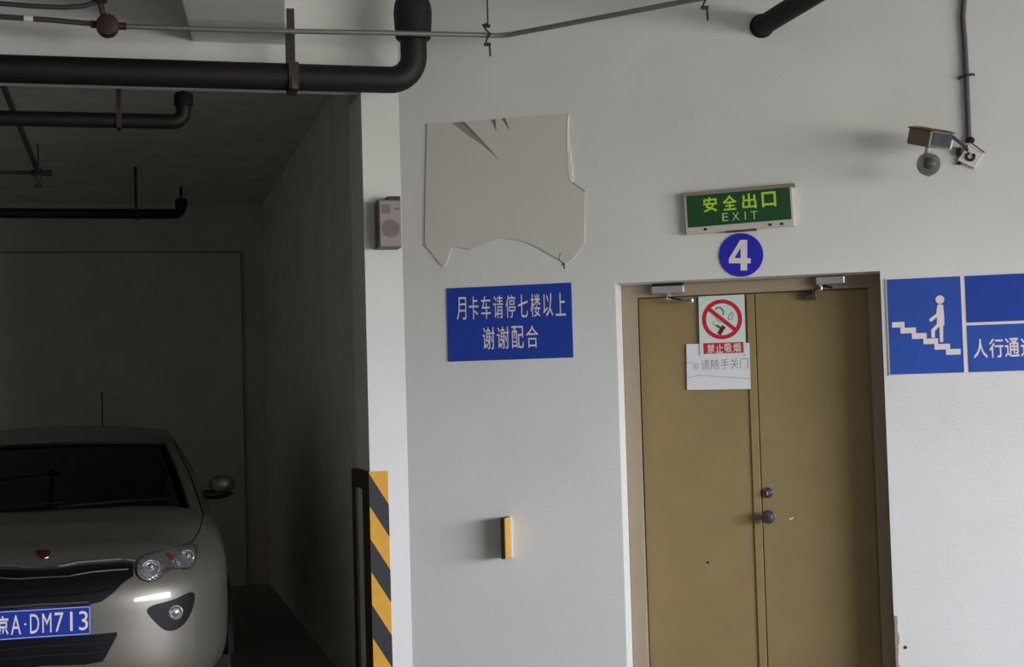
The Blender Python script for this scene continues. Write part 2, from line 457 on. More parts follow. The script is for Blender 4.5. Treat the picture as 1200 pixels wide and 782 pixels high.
# cigarette, smoke and hand drawing
mb = MB()
def stroke(mb, fr, pts, wpx, y, h=.0005, mi=0):
    P = [V(fr.px(*p)) for p in pts]; w = wpx * .0042 / 2
    for i in range(len(P) - 1):
        a_, b_ = P[i], P[i + 1]; d = (b_ - a_)
        if d.length < 1e-6: continue
        d.normalize(); nn = V((-d.y, d.x)) * w; ee = d * w * .5
        mb.prism([fr(*(lambda q: (q.x, y, q.y))(q)) for q in (a_ - nn - ee, b_ - nn + ee, b_ + nn + ee, a_ + nn - ee)], n_main * h, mi)
    return mb
stroke(mb, pf, [(838.5, 363), (841, 361), (845, 361), (848, 365), (848, 369)], 1.8, Y2, mi=0)
stroke(mb, pf, [(857.5, 366), (855, 369), (853.5, 374.5), (857.5, 375), (859.5, 368.5), (858, 366)], .8, Y2, mi=1)
stroke(mb, pf, [(837, 377), (836, 380), (842, 384)], 1.2, Y2, mi=2)
stroke(mb, pf, [(848, 383.5), (843.5, 391)], 5, Y2, mi=3)
stroke(mb, pf, [(840, 381.5), (845, 385)], 2.2, Y2, mi=3)
stroke(mb, pf, [(839, 371), (841, 376), (845, 378)], .8, Y2, mi=1)
mb.build('cigarette_drawing', [mat('green_smoke_ink', (96, 140, 118), .8), m_ink, mat('ochre_ink', (200, 170, 110), .8), mat('dark_maroon_ink', (96, 26, 30), .8)], e)
# lower handwritten paper
e = empty('handwritten_paper', pf(0, 0, -.25)); tag(e, 'white handwritten paper sheet taped below the red no smoking band', 'paper')
pp = Frame(lf(*[0, 0, 0]), d_main, n_main)
mb = MB(); quad(mb, pf, [(804.5, 403.5), (878.5, 402), (880, 456), (805.5, 457.2)], -.0085, -.0095); mb.build('sheet', m_paper, e)
mb = MB()
x0, z1 = pf.px(812.5, 422.5); x1, z0 = pf.px(877.5, 431.5)
text(mb, pf, '出', *[pf.px(a, 426)[0] for a in (812.5, 818.5)], z0 + .008, z1 - .012, -.0096, -.01, .0004)
text(mb, pf, '请随手关门', *[pf.px(a, 426)[0] for a in (822, 877)], z0, z1, -.0096, -.006, .0004, gap=.007)
mb.build('handwriting', m_ink, e)
mb = MB()
stroke(mb, pf, [(805, 425.5), (811, 424.8)], .7, -.0096); stroke(mb, pf, [(806, 443), (819, 440), (879, 444)], .5, -.0096)
stroke(mb, pf, [(875, 404), (872, 418)], .7, -.0096)
mb.build('crease_line', m_ink, e)

# ------------------------------------------------------------------ exit sign
ef = Frame(fx.pt(866, 244), d_main, n_main, .028)
e = empty('exit_sign', ef.mtx()); tag(e, 'green emergency exit sign in a pale metal frame hung above the double door', 'sign')
D = .035
x0 = ef.px(800.8, 250)[0]; x1 = ef.px(931, 240)[0]; zt = (ef.px(801, 225.5)[1] + ef.px(930.5, 214.5)[1]) / 2 - .006; zb = (ef.px(802.4, 273.4)[1] + ef.px(930.3, 266.2)[1]) / 2
# perspective of the protruding face: the measured outline belongs to the front face
k = 1 - D * .97 / 7.0
pf3 = Frame(ef.o + ef.n * D, d_main, n_main, .028)
def P3(px, py): return pf3.px(px, py)
tl, tr, br, bl = P3(802, 226), P3(930, 215), P3(930.3, 266.2), P3(802.4, 273.4)
X0 = (tl[0] + bl[0]) / 2; X1 = (tr[0] + br[0]) / 2; ZT = (tl[1] + tr[1]) / 2; ZB = (bl[1] + br[1]) / 2
def FR(x, y, z): return pf3(x, y, z)
fw = .014; fb = .032
mb = MB()
mb.box((X0, 0, ZB), (X1, D, ZT - .004), FR)
mb.build('case', m_alum, e, bevel=.004)
mb = MB(); mb.box((X0 - .002, -.006, ZT - .018), (X1 + .012, D, ZT), FR); mb.build('top_rail', mat('brown_grey_rail', (150, 138, 130), .5, .4), e, bevel=.003)
mb = MB(); mb.box((X0 + fw, -.003, ZB + fb), (X1 - fw, .004, ZT - .018), FR)
g = mb.build('green_panel', m_exitg, e)
def pr(px0, py0, px1, py1):
    a_ = P3(px0, py0); b_ = P3(px1, py1); return a_[0], b_[0], b_[1], a_[1]
# text rows follow the tilt of the frame, so use row centres
cxz = lambda px, py: P3(px, py)
def row(mb, fr, txt, pxl, pyl, pxr, pyr, hpx, y, bold, gap, th=.0012, unit=None):
    a_ = fr.px(pxl, pyl); b_ = fr.px(pxr, pyr); s = (fr.px(pxl, pyl - 10)[1] - a_[1]) / 10; hh = abs(hpx * s) / 2
    cz_ = (a_[1] + b_[1]) / 2
    text(mb, fr, txt, a_[0], b_[0], cz_ - hh, cz_ + hh, y, bold, th, gap=gap)
mb = MB(); row(mb, pf3, '安全出口', 824, 239, 909.5, 234.5, 17.5, -.003, .022, .026); mb.build('lettering', m_exitl, g)
for ch_, pa, pb_ in (('E', 846.5, 853.5), ('X', 858, 866.5), ('I', 872.8, 874.1), ('T', 880, 887.8)):
    mb = MB(); ym = 255 - (pa + pb_ - 1693) / 2 * .068; row(mb, pf3, ch_, pa, ym, pb_, ym - .4, 9.5, -.003, .0, None); mb.build('letter', m_exitp, g)
mb = MB(); cc = P3(867, 271); mb.box((cc[0] - .07, -.002, ZB - .006), (cc[0] + .08, .05, ZB + .001), FR); mb.build('bottom_clip', m_hangsteel, e)
for a_ in ((902.5, 263), (916, 262), (826.5, 268.5)):
    mb = MB(); c2 = P3(*a_); mb.box((c2[0] - .008, -.002, c2[1] - .007), (c2[0] + .008, .001, c2[1] + .004), FR)
    mb.build('test_button', m_blackm, e)
# floor number disc
nf = Frame(fx.pt(868.6, 299), d_main, n_main, .0)
e = empty('floor_number_disc', nf.mtx()); tag(e, 'round royal blue disc with a white number 4 above the door', 'sign')
R = (nf.px(894.5, 299)[0] - nf.px(842.7, 299)[0]) / 2
mb = MB(); mb.lathe(nf(0, 0, 0), n_main, [(R, 0), (R, .004), (R * .99, .006)], 64); mb.build('disc', m_blue2, e, smooth=True)
x0, z1 = nf.px(855, 281.5); x1, z0 = nf.px(880, 317)
# numeral drawn as strokes
def qd(pts): return [nf.pt(782 - 2 + a_ / 5.588, 200 + b_ / 5.588, -.006) for a_, b_ in pts]
mb = MB(); sh = [(490, 455), (535, 455), (535, 575), (558, 575), (558, 608), (535, 608), (535, 655), (492, 655), (492, 608), (415, 608), (415, 578)]
mb.prism(qd(sh), n_main * .0015)
n4 = mb.build('numeral', m_letter, e)
mb = MB(); mb.prism([nf.pt(780 + a_ / 5.588, 200 + b_ / 5.588, -.0078) for a_, b_ in ((492, 507), (492, 574), (453, 574))], n_main * .0004)
mb.build('numeral_counter', m_blue2, n4)

# ------------------------------------------------------------------ blue month-card sign
bf = Frame(fx.pt(597.5, 378), d_main, n_main, -.001)
e = empty('parking_notice_sign', bf.mtx()); tag(e, 'blue rectangular parking notice with two white lines of characters, under the torn grey board', 'sign')
c4 = [bf.px(*p) for p in ((524.5, 337), (670.8, 332.5), (671, 420.2), (524.8, 423))]
X0 = (c4[0][0] + c4[3][0]) / 2; X1 = (c4[1][0] + c4[2][0]) / 2; ZT = (c4[0][1] + c4[1][1]) / 2; ZB = (c4[2][1] + c4[3][1]) / 2
mb = MB(); mb.box((X0, -.006, ZB), (X1, 0, ZT), bf); p_ = mb.build('panel', m_blue, e, bevel=.001)
mb = MB(); row(mb, bf, '月卡车请停七楼以上', 535.5, 361, 663, 357.5, 26.5, -.006, .0, .014)
row(mb, bf, '谢谢配合', 566, 397, 631, 394, 26, -.006, .0, .014)
mb.build('lettering', m_letter, p_)

# ------------------------------------------------------------------ stair sign
sf = Frame(fx.pt(1120, 381), d_main, n_main, .0)
e = empty('stairway_sign', sf.mtx()); tag(e, 'large blue pedestrian passage sign with walking figure on stairs, right of the door', 'sign')
rows = [(1039.5, 329.5), (1127, 325)]
tlx = sf.px(1039.5, 385)[0]; ztop = (sf.px(1040, 328.5)[1] + sf.px(1200, 320)[1]) / 2; zbot = (sf.px(1043.5, 438.6)[1] + sf.px(1200, 435)[1]) / 2
xr = sf.px(1290, 380)[0]; dv0 = sf.px(1127.5, 380)[0]; dv1 = sf.px(1133, 380)[0]
hb0 = sf.px(1165, 380.5)[1]; hb1 = sf.px(1165, 377.2)[1]
mb = MB(); mb.box((tlx, -.006, zbot - .003), (xr, 0, ztop + .003), sf); bp = mb.build('backing_panel', m_letter, e, bevel=.001)
mb = MB(); mb.box((tlx + .008, -.0085, zbot), (dv0, -.006, ztop), sf); p1 = mb.build('picture_panel', m_bluet, e)
mb = MB(); mb.box((dv1, -.0085, hb1), (xr - .01, -.006, ztop), sf); mb.build('blank_panel', m_blue, e)
mb = MB(); mb.box((dv1, -.0085, zbot), (xr - .01, -.006, hb0), sf); p2 = mb.build('text_panel', m_bluet, e)
# steps: stairs go down to the right. crop scale 5.588 origin 1030,310
def sp(a_, b_): return (1030 + a_ / 5.588, 310 + b_ / 5.588)
mb = MB()
st = [(85, 380, 168, 412), (140, 417, 243, 450), (215, 453, 313, 486), (290, 488, 388, 520), (362, 523, 466, 556), (438, 556, 535, 590)]
poly = []
top = []; bot = []
for i, (a0, b0_, a1, b1_) in enumerate(st):
    a_ = sf.px(*sp(a0, b0_)); b_ = sf.px(*sp(a1, b1_))
    mb.box((a_[0], -.0098, b_[1]), (b_[0], -.0085, a_[1]), sf)
    if i + 1 < len(st):
        c_ = sf.px(*sp(st[i + 1][0], st[i + 1][1])); 
        mb.box((c_[0], -.0098, c_[1] - .001), (b_[0], -.0085, b_[1] + .001), sf)
mb.build('stair_symbol', m_letter, p1)
mb = MB()
hc = sf.px(*sp(399, 231)); 
mb.lathe(sf(hc[0], -.0085, hc[1]), n_main, [(.0195, 0), (.0195, .0013)], 28)
def P2(l): return [sf.pt(*sp(a_, b_), -.0085) for a_, b_ in l]
mb.prism(P2([(384, 268), (392, 262), (412, 262), (420, 270), (426, 330), (428, 400), (420, 403), (420, 508), (399, 510), (396, 408), (366, 436), (366, 484), (342, 480), (342, 428), (378, 392), (380, 346), (340, 377), (328, 366), (330, 358), (376, 322), (378, 290)]), n_main * .0013)
mb.build('walker_symbol', m_letter, p1)
mb = MB()
ht = 22.5
row(mb, sf, '人行通道', 1140.5, 409, 1213, 406.5, ht, -.0085, .012, .006)
mb.build('lettering', m_letter, p2)

# ------------------------------------------------------------------ torn board on the wall
tf = Frame(fx.pt(590, 220), d_main, n_main)
def c4p(a_, b_): return (480 + a_ / 3.5545, 110 + b_ / 3.5545)
outl = [(75, 125), (176, 122), (240, 172), (300, 212), (371, 272), (300, 190), (228, 118), (335, 108), (347, 128), (362, 156), (358, 106), (383, 104), (398, 130), (419, 155), (398, 101),
        (655, 83), (657, 160), (655, 235), (663, 262), (661, 290), (668, 330), (664, 362), (680, 370), (732, 408), (731, 500), (728, 625), (700, 665), (678, 690), (650, 712), (638, 700), (590, 672), (545, 645), (500, 625), (470, 614), (440, 608), (405, 604), (370, 603),
        (335, 617), (300, 632), (275, 643), (255, 650), (225, 644), (190, 637), (177, 640), (168, 662), (160, 690), (150, 715), (143, 720), (132, 714), (120, 698), (95, 665), (65, 632), (68, 400)]
e = empty('torn_wall_board', tf.mtx()); tag(e, 'torn grey board remnant with ragged edges fixed on the white wall above the blue notice', 'board')
mb = MB(); mb.prism([tf.pt(*c4p(*p)) for p in outl], n_main * .007)
mb.build('board', m_patch, e)
mb = MB()
mb.prism([tf.pt(*c4p(*p)) for p in [(176, 121), (228, 117), (371, 273)]], n_main * .0012)
mb.prism([tf.pt(*c4p(*p)) for p in [(335, 108), (358, 106), (362, 156)]], n_main * .0012)
mb.prism([tf.pt(*c4p(*p)) for p in [(383, 104), (398, 101), (419, 155)]], n_main * .0012)
mb.build('tear_wedges', m_patchedge, e)  # thin wedges, darker brown-grey than the board, filling its three notches
mb = MB(); 
mb.prism([tf.pt(*c4p(*p)) for p in [(658, 84), (664, 90), (662, 160), (664, 230), (676, 258), (670, 285), (683, 310), (676, 335), (686, 352), (676, 368), (668, 362), (664, 330), (658, 290), (661, 262), (655, 235)]], n_main * .009)
mb.build('curled_paint_edge', m_flakes, e)
mb = MB()
stroke(mb, tf, [c4p(631, 664), c4p(622, 680), c4p(626, 692)], .9, -.007)
stroke(mb, tf, [c4p(641, 700), c4p(645, 728)], 1.6, -.0005); stroke(mb, tf, [c4p(632, 712), c4p(652, 706)], 1.0, -.0005)
stroke(mb, tf, [c4p(676, 368), c4p(732, 408)], .9, -.007)
mb.build('crack', m_dark, e)

# ------------------------------------------------------------------ small corner guard stub on the wall
q0 = fx.px(596.6, 605.5); q1 = fx.px(597, 653.5)
T_ = lambda x, y, z: MWp(x, y, z)
xx = q0[0]
e = empty('reflective_wall_fin', MWp(xx, 0, q1[1])); tag(e, 'small black and yellow reflective fin sticking out of the white wall', 'guard')
mb = MB(); mb.box((xx - .020, -.10, q1[1] + .002), (xx + .0, 0, q0[1]), T_); mb.build('black_rubber_core', m_blackp, e, bevel=.002)
mb = MB(); mb.box((xx + .0, -.098, q1[1] + .004), (xx + .004, -.0, q0[1] - .002), T_); mb.build('yellow_face', m_yellow, e)
mb = MB(); mb.box((xx + .004, -.008, q1[1] - .0), (xx + .014, 0, q0[1] + .0), T_); mb.build('fixing_flange', m_white, e)

# screw holes on the walls
def plug(px, py, r_, lab):
    x, z = fx.px(px, py); mb = MB(); mb.lathe(MWp(x, 0, z), n_main, [(r_, 0), (r_ * .9, .003), (r_ * .3, .004)], 14)
    tag(mb.build('wall_plug', m_socket, smooth=True), lab, 'plug')
plug(1061, 759, .008, 'tiny dark wall plug low on the wall right of the door')

# ------------------------------------------------------------------ corner guard on the pier
hf = Frame(A, e_bay, n_bay)
zg = hf.px(444, 552.5)[1]; gw0 = 0.0; gw1 = hf.px(457, 660)[0]
e = empty('corner_guard', BY(0, 0, 0)); tag(e, 'yellow and black striped corner guard on the white pier beside the parked car', 'guard')
th = .006
# front plate with diagonal stripes as separate faces of one plate
perz = abs(hf.px(432, 590)[1] - hf.px(432, 667)[1]); half = perz / 2; drop = abs(hf.px(444, 590)[1] - hf.px(444, 628)[1])
zst = hf.px(433, 554.5)[1]
mb = MB()
mb.box((gw0 - th, -th, 0), (gw1, 0, zg), BY, 0)
pl = mb.build('front_plate', [m_yellow], e, bevel=.002)
mb = MB(); k = 0
zz = zst
def clip(z): return max(0.0, min(zg, z))
while zz > 0:
    a_, b_ = zz, zz - half
    xl, xr2 = gw0 - th - .0005, gw1 + .0005
    p = [(xl, clip(a_)), (xr2, clip(a_ - drop)), (xr2, clip(b_ - drop)), (xl, clip(b_))]
    if p[2][1] < p[1][1] - 1e-4 or p[3][1] < p[0][1] - 1e-4:
        mb.prism([BY(x, -th, z) for x, z in p], n_bay * .0008)
    zz -= perz
mb.build('black_stripes', m_blackp, pl)
# side flange with a long slot facing the bay
fd0 = 0; fd1 = .40
mb = MB(); t2 = .008
zs = zg
xx0 = -t2
pside = hit(411, 650, A, e_bay); fd1 = min(.6, max(.2, (pside - A).dot(g_bay)))
pin = hit(418.5, 650, A, e_bay); fdi = (pin - A).dot(g_bay); pin2 = hit(428, 650, A, e_bay); fdo = (pin2 - A).dot(g_bay)
print('guard flange', fd1, fdi, fdo)
mb.box((-t2, 0, 0), (0, fdo, zs), BY)
mb.box((-t2, fdi, 0), (0, fd1, zs - .005), BY)
mb.box((-t2, fdo, zs - .1), (0, fdi, zs), BY)
mb.build('side_flange', m_brownr, e, bevel=.003)

# ------------------------------------------------------------------ wall loudspeaker on the pier
e0 = hf.px(457, 262)
YS = .12
sfp = Frame(A + n_bay * YS, e_bay, n_bay)
tl = sfp.px(443, 234); br = sfp.px(471, 290)
X0, X1 = tl[0], br[0]; ZT, ZB = tl[1], br[1]
e = empty('wall_speaker', BY((X0 + X1) / 2, 0, ZB)); tag(e, 'small grey wall loudspeaker high on the white pier', 'speaker')
mb = MB(); mb.box((X0, -YS, ZB), (X1, 0, ZT), BY); mb.build('case', m_speakerside, e, bevel=.004)
mb = MB(); mb.box((X0 + .006, -YS - .004, ZB + .006), (X1 - .002, -YS + .002, ZT - .006), BY); fr = mb.build('front_panel', m_speaker, e, bevel=.002)
c = sfp.px(457.5, 268); R = .046
rg = MB()
for rr in (R, R * .86, R * .72, R * .58, R * .42, R * .26, R * .14):
    n = 40; vs = []; fs = []
    for k in range(n):
        a_ = 2 * pi * k / n
        for q in (rr, rr - .006):
            vs.append(BY(c[0] + q * math.cos(a_), -YS - .0052, c[1] + q * math.sin(a_)))
    for k in range(n):
        k2 = (k + 1) % n; fs.append((2 * k, 2 * k2, 2 * k2 + 1, 2 * k + 1))
    rg.add(vs, fs)
rg.build('speaker_grille', m_grille_h, fr)
mb = MB(); c2 = sfp.px(452, 245); mb.box((c2[0] - .022, -YS - .006, c2[1] - .022), (c2[0] + .022, -YS - .003, c2[1] + .022), BY); mb.build('tweeter_panel', m_grille_h, fr)
mb = MB(); c2 = sfp.px(463, 245); mb.box((c2[0] - .004, -YS - .0055, c2[1] - .006), (c2[0] + .022, -YS - .003, c2[1] + .006), BY); mb.build('maker_plate', m_speakerside, fr)
mb = MB(); mb.box((X0 + .05, -YS * .9, ZT), (X1, -YS * .2, ZT + .02), BY); mb.build('top_bracket', m_rust, e, bevel=.002)

# ------------------------------------------------------------------ pipes
def arc(p, q, r_, s, n=8):
    """polyline p-q-s with corner q rounded by radius r_"""
    a_ = (p - q).normalized(); b_ = (s - q).normalized(); ang = a_.angle(b_); t = r_ / math.tan(ang / 2)
    c_ = q + (a_ + b_).normalized() * (r_ / math.sin(ang / 2)); s0 = q + a_ * t - c_; s1 = q + b_ * t - c_
    out = []
    for i in range(n + 1):
        k_ = i / n; w = s0.angle(s1)
        out.append(c_ + (s0 * math.sin((1 - k_) * w) + s1 * math.sin(k_ * w)) / math.sin(w))
    return out
# big pipe: runs parallel to the header, in front of it
OFF = .30
pA = A + n_bay * OFF
k1 = hit(485.5, 93, pA, n_bay); k0 = hit(0, 82.2, pA, n_bay)
zA = (k1.z + k0.z) / 2
rA = .0165 / 2 * 0 + (hit(300, 75, pA, n_bay) - hit(300, 106.5, pA, n_bay)).length / 2
k0.z = k1.z = zA; far = k1 - e_bay * 7.0; top = V((k1.x, k1.y, HD))
tag_e = empty('large_drain_pipe', k1); tag(tag_e, 'thick black drain pipe running along the header and turning up into the ceiling', 'pipe')
path = [far] + arc(far, k1, rA * 1.9, top, 10) + [V((k1.x, k1.y, zA + .22))]
mb = MB(); mb.tube(path, rA, 28); mb.build('pipe_run', m_pipe, tag_e, smooth=True)
zc0 = hit(482, 45, pA, n_bay).z
mb = MB(); mb.lathe((k1.x, k1.y, 0), V((0, 0, 1)), [(rA * 1.02, zc0 - .015), (rA * 1.33, zc0), (rA * 1.36, zc0 + .02), (rA * 1.42, zc0 + .08), (rA * 1.46, zc0 + .13), (rA * 1.38, zc0 + .17), (rA * 1.2, zc0 + .2), (rA * 1.15, zc0 + .24), (rA * 1.15, HD)], 32)
mb.build('riser_socket', m_pipetar, tag_e, smooth=True)
# strap hanger of the big pipe
hx = hit(342, 60, pA, n_bay); off = (hx - k1).dot(e_bay)
def PA(x, y, z): return k1 + e_bay * x + g_bay * y + V((0, 0, z))
ztop = hit(342.5, 5.5, pA, n_bay).z - zA
w_ = .0235
mb = MB()
mb.box((off - w_, -rA - .008, -rA - .008), (off + w_, -rA - .002, rA * .9), PA)
mb.box((off - w_, -rA - .008, -rA - .008), (off + w_, rA + .008, -rA - .002), PA)
mb.box((off - w_, rA + .002, -rA - .008), (off + w_, rA + .008, ztop), PA)
mb.build('strap_hanger', m_rust, tag_e)
mb = MB(); mb.tube([PA(off + .0, rA + .02, ztop - .03), PA(off + .0, OFF + .0, ztop - .03)], .012, 12); mb.build('wall_bolt', m_rust, tag_e)
mb = MB(); mb.prism([PA(off - .012, -rA - .012, -rA - .008), PA(off + .02, -rA - .012, -rA - .008), PA(off - .012, -rA - .012, -rA + .05)], n_bay * .004); mb.build('strap_gusset', m_hangsteel, tag_e)

def bay_pipe(name, cy, cx_l, pxr, elb, Y, dia, vtop_px, hang, lab, tip=None):
    """pipe parallel to the header inside the bay; cy = row at pxr"""
    base = atY(pxr, cy, Y); yb = bayxy(base)[1]; z = base.z; xe = bayxy(base)[0]
    e = empty(name, base); tag(e, lab, 'pipe')
    q = BY(xe, yb, z); far = BY(-6.9, yb, z)
    vt = hit(pxr, vtop_px, A + g_bay * yb, n_bay).z
    up = BY(xe, yb, vt)
    mb = MB(); mb.tube([far] + arc(far, q, dia * .75, BY(xe, yb, z + 1), 8) + [up], dia / 2, 20); mb.build('pipe_run', m_pipe, e, smooth=True)
    if tip:
        mb = MB(); mb.tube([up - V((0, 0, .01)), BY(xe, yb, min(HB, up.z + tip))], .012, 10, radii=None); mb.build('riser_stub', m_pipe, e, smooth=True)
    zj = z + dia * 1.2
    mb = MB(); mb.lathe(BY(xe, yb, 0), V((0, 0, 1)), [(dia * .5, vt - dia * .9), (dia * .62, vt - dia * .85), (dia * .62, vt - dia * .1), (dia * .5, vt)], 24); mb.build('coupling', m_pipetar, e, smooth=True)
    hp = hit(hang[0], hang[1], A + g_bay * yb, n_bay); x = bayxy(hp)[0]
    mb = MB(); mb.box((x - hang[2], yb - .004, z + dia / 2 - .01), (x + hang[2], yb + .004, HB), BY)
    mb.box((x - hang[2], yb - dia / 2 - .006, z - dia / 2 - .006), (x + hang[2], yb + dia / 2 + .006, z + dia / 2 + .006), BY)
    mb.build('pipe_hanger', m_rust, e)
    return e
bay_pipe('drain_pipe', 143, 0, 215.5, 0, 7.65, .08, 109, (139, 120, .012), 'thin black pipe with an elbow under the bay ceiling, just behind the header', tip=.3)
bay_pipe('drain_pipe', 251, 0, 212.5, 0, 11.1, .076, 233, (159, 220, .011), 'thin black pipe near the bay back wall, topped by a short upright stub', tip=.09)

# sprinkler line in the bay running to the back
zS = 3.27
p0 = atZ(3, 98, zS); y0, x0 = bayxy(p0)[1], bayxy(p0)[0]
p1 = hit(45, 213, A + e_bay * x0, e_bay); yb1 = bayxy(p1)[1]
e = empty('sprinkler_pipe', p0); tag(e, 'thin grey sprinkler pipe running back along the bay ceiling to a small drop', 'pipe')
mb = MB(); mb.tube([BY(x0, y0 - .3, zS), BY(x0, yb1, zS)], .017, 12); mb.build('pipe_run', m_cable, e, smooth=True)
mb = MB(); mb.tube([BY(x0 - 2.5, yb1, zS), BY(x0 + .03, yb1, zS)], .013, 12); mb.build('cross_pipe', m_cable, e, smooth=True)
mb = MB(); mb.lathe(BY(x0, yb1, zS - .1), V((0, 0, 1)), [(.008, 0), (.03, .004), (.03, .012), (.012, .02), (.014, .05), (.022, .07), (.026, .1), (.022, .13)], 16); mb.build('sprinkler_head', m_hangsteel, e, smooth=True)
mb = MB(); mb.box((x0 - .05, yb1 - .02, zS - .02), (x0 + .09, yb1 + .02, zS + .02), BY); mb.build('tee_fitting', m_rust, e, bevel=.006)
mb = MB(); mb.tube([BY(x0, yb1, zS), BY(x0, yb1, HB)], .005, 8); mb.build('hanger_rod', m_rust, e); mb = MB(); mb.tube([BY(x0, y0 + .2, zS), BY(x0, y0 + .2, HB)], .005, 8); mb.build('hanger_rod', m_rust, e)

# black pipe stub high on the main wall, running out over the deck
k = hit(893, 30.5, P_main, n_main); rS = .5 * 24 / F * k.y
e = empty('insulated_pipe', k); tag(e, 'thick black insulated pipe coming out of the wall at the top, right of centre', 'pipe')
mb = MB(); mb.tube([k, k - g_bay * .5, k - g_bay * 4], rS, 28); mb.build('pipe_run', m_pipetar, e, smooth=True)
mb = MB(); mb.lathe(k - n_main * .0, n_main, [(rS * 1.22, 0), (rS * 1.2, .008), (rS * 1.05, .014)], 32); mb.build('wall_collar', m_pipetar, e, smooth=True)

# ------------------------------------------------------------------ conduit with junction box
OC = .42
pC = A + n_bay * OC
a1 = hit(138, 30, pC, n_bay); zC = a1.z
pts = [hit(-60, 14, pC, n_bay) - e_bay * 4.5, hit(-60, 14, pC, n_bay), hit(0, 19.5, pC, n_bay), hit(60, 23.5, pC, n_bay), hit(113, 28.5, pC, n_bay)]
jb = hit(126, 30.5, pC, n_bay)
rp = [hit(138, 30.5, pC, n_bay), hit(300, 36, pC, n_bay), hit(450, 38.5, pC, n_bay), hit(560, 41, pC, n_bay)]
zE = rp[-1].z
bend = hit(590, 42, pC, n_bay); zB = bend.z
endp = atZ(812, 0, zB); ext = endp + (endp - bend) * .25
e = empty('electrical_conduit', jb); tag(e, 'thin grey conduit crossing in front of the drain pipe, bending up to the right', 'conduit')
mb = MB(); mb.tube(rp + arc(rp[-1], bend, .12, ext, 8) + [ext], .0125, 14); mb.build('conduit_run', m_conduit, e, smooth=True)
mb = MB(); mb.tube(pts, .0125, 14); mb.build('left_conduit', m_cable, e, smooth=True)
mb = MB(); mb.tube([hit(28, 21.3, pC, n_bay), hit(39, 22, pC, n_bay)], .0138, 14); mb.build('white_tape', m_letter, e, smooth=True)
mb = MB(); mb.lathe(jb + n_bay * .045, -n_bay, [(.03, 0), (.048, .006), (.052, .02), (.052, .07), (.046, .086), (.02, .09)], 24)
jbo = mb.build('junction_box', m_redbox, e, smooth=True)
mb = MB(); mb.tube([hit(137, 30.3, pC, n_bay), hit(148, 30.8, pC, n_bay)], .018, 16); mb.build('threaded_coupling', m_redbox, e, smooth=True); mb = MB(); mb.tube([hit(106, 28.3, pC, n_bay), hit(116, 29, pC, n_bay)], .017, 16); mb.build('threaded_coupling', m_redbox, e, smooth=True)
ct = hit(117, 2, pC, n_bay)
mb = MB(); mb.tube([jb, hit(121, 18, pC, n_bay), ct, ct + V((-.05, 0, .12))], .014, 12); mb.build('upper_conduit', m_hangsteel, e, smooth=True)
mb = MB(); mb.lathe(ct + V((0, 0, -.01)), V((0, 0, 1)), [(.02, 0), (.034, .01), (.036, .04), (.03, .06)], 16); mb.build('elbow_fitting', m_rust, e, smooth=True)
mb = MB(); mb.tube([hit(-50, 0, pC, n_bay) - e_bay * 4.5, hit(-50, 0, pC, n_bay), hit(0, 4, pC, n_bay), hit(40, 7.3, pC, n_bay), hit(75, 8.8, pC, n_bay), hit(98, 7, pC, n_bay), hit(116, 1.5, pC, n_bay)], .0115, 12); mb.build('sagging_cable', m_cable, e, smooth=True)
def hanger(px, ytop, ybot, ymid, p, z):
    """wire hanger: straight rod from the ceiling, twisted knots and a tail"""
    b = p.copy(); s = b.y / F
    mb = MB(); mb.tube([V((b.x, b.y, HD)), V((b.x, b.y, b.z + .06))], .004, 8)
    pts_ = [V((b.x, b.y, b.z + .06)), V((b.x - .025, b.y - .012, b.z + .05)), V((b.x - .008, b.y - .02, b.z + .02)), V((b.x + .012, b.y - .022, b.z + .0)), V((b.x - .006, b.y - .018, b.z - .022)), V((b.x - .014, b.y, b.z - .04)), V((b.x + .006, b.y, b.z - .05)), V((b.x + .008, b.y, b.z - .105))]
    mb.tube(pts_, .005, 8)
    for dz in (.046, -.046): mb.box((b.x - .022, b.y - .012, b.z + dz - .006), (b.x + .012, b.y + .012, b.z + dz + .006))
    mb.build('wire_hanger', m_rust, e)
hanger(0, 0, 0, 0, hit(572, 41.3, pC, n_bay), zE)
h2 = atZ(826, -3, zB); h2 = bend + (ext - bend).normalized() * ((h2 - bend).dot((ext - bend).normalized()))
hanger(0, 0, 0, 0, h2, zB)

# ------------------------------------------------------------------ CCTV camera
wb = fx.px(1137, 183.5)
e = empty('security_camera', MWp(wb[0], 0, wb[1])); tag(e, 'brown security camera with a smoked glass globe beneath, mounted on the upper right wall', 'camera')
YC = 6.52
pc = atY(1091, 163, YC)
# body: box rotated so a vertical edge faces us
al = math.radians(32)
bx = V((math.cos(al), math.sin(al), 0)); by = V((-math.sin(al), math.cos(al), 0))   # bx: to the right/back ; by: to the left/back
s1 = .146; s2 = .135; pt_ = math.radians(17)
byh = by.copy(); by = byh * math.cos(pt_) + V((0, 0, math.sin(pt_))); bz_ = V((0, 0, math.cos(pt_))) - byh * math.sin(pt_)
edge = atY(1089.5, 163, YC - .02)
hh = 10.0 * YC / F
tilt = V((0, 0, 0))
cen = edge + bx * (s1 / 2) + by * (s2 / 2)
mb = MB(); mb.obox(cen, bx * (s1 / 2), by * (s2 / 2), bz_ * hh); hb_ = mb.build('housing', m_camb, e, bevel=.006)
mb = MB(); mb.obox(cen - by * (s2 / 2 + .001) + bx * .006 + bz_ * .001, bx * (s1 / 2 - .010), by * .003, bz_ * (hh - .008)); gl = mb.build('lens_window', m_camglass, hb_, bevel=.002)
mb = MB(); mb.lathe(cen - by * (s2 / 2 - .002) + bx * .01, -by, [(.018, 0), (.018, .006), (.012, .0062), (.010, .003)], 20); mb.build('lens', m_blackm, hb_, smooth=True)
mb = MB(); rows = []
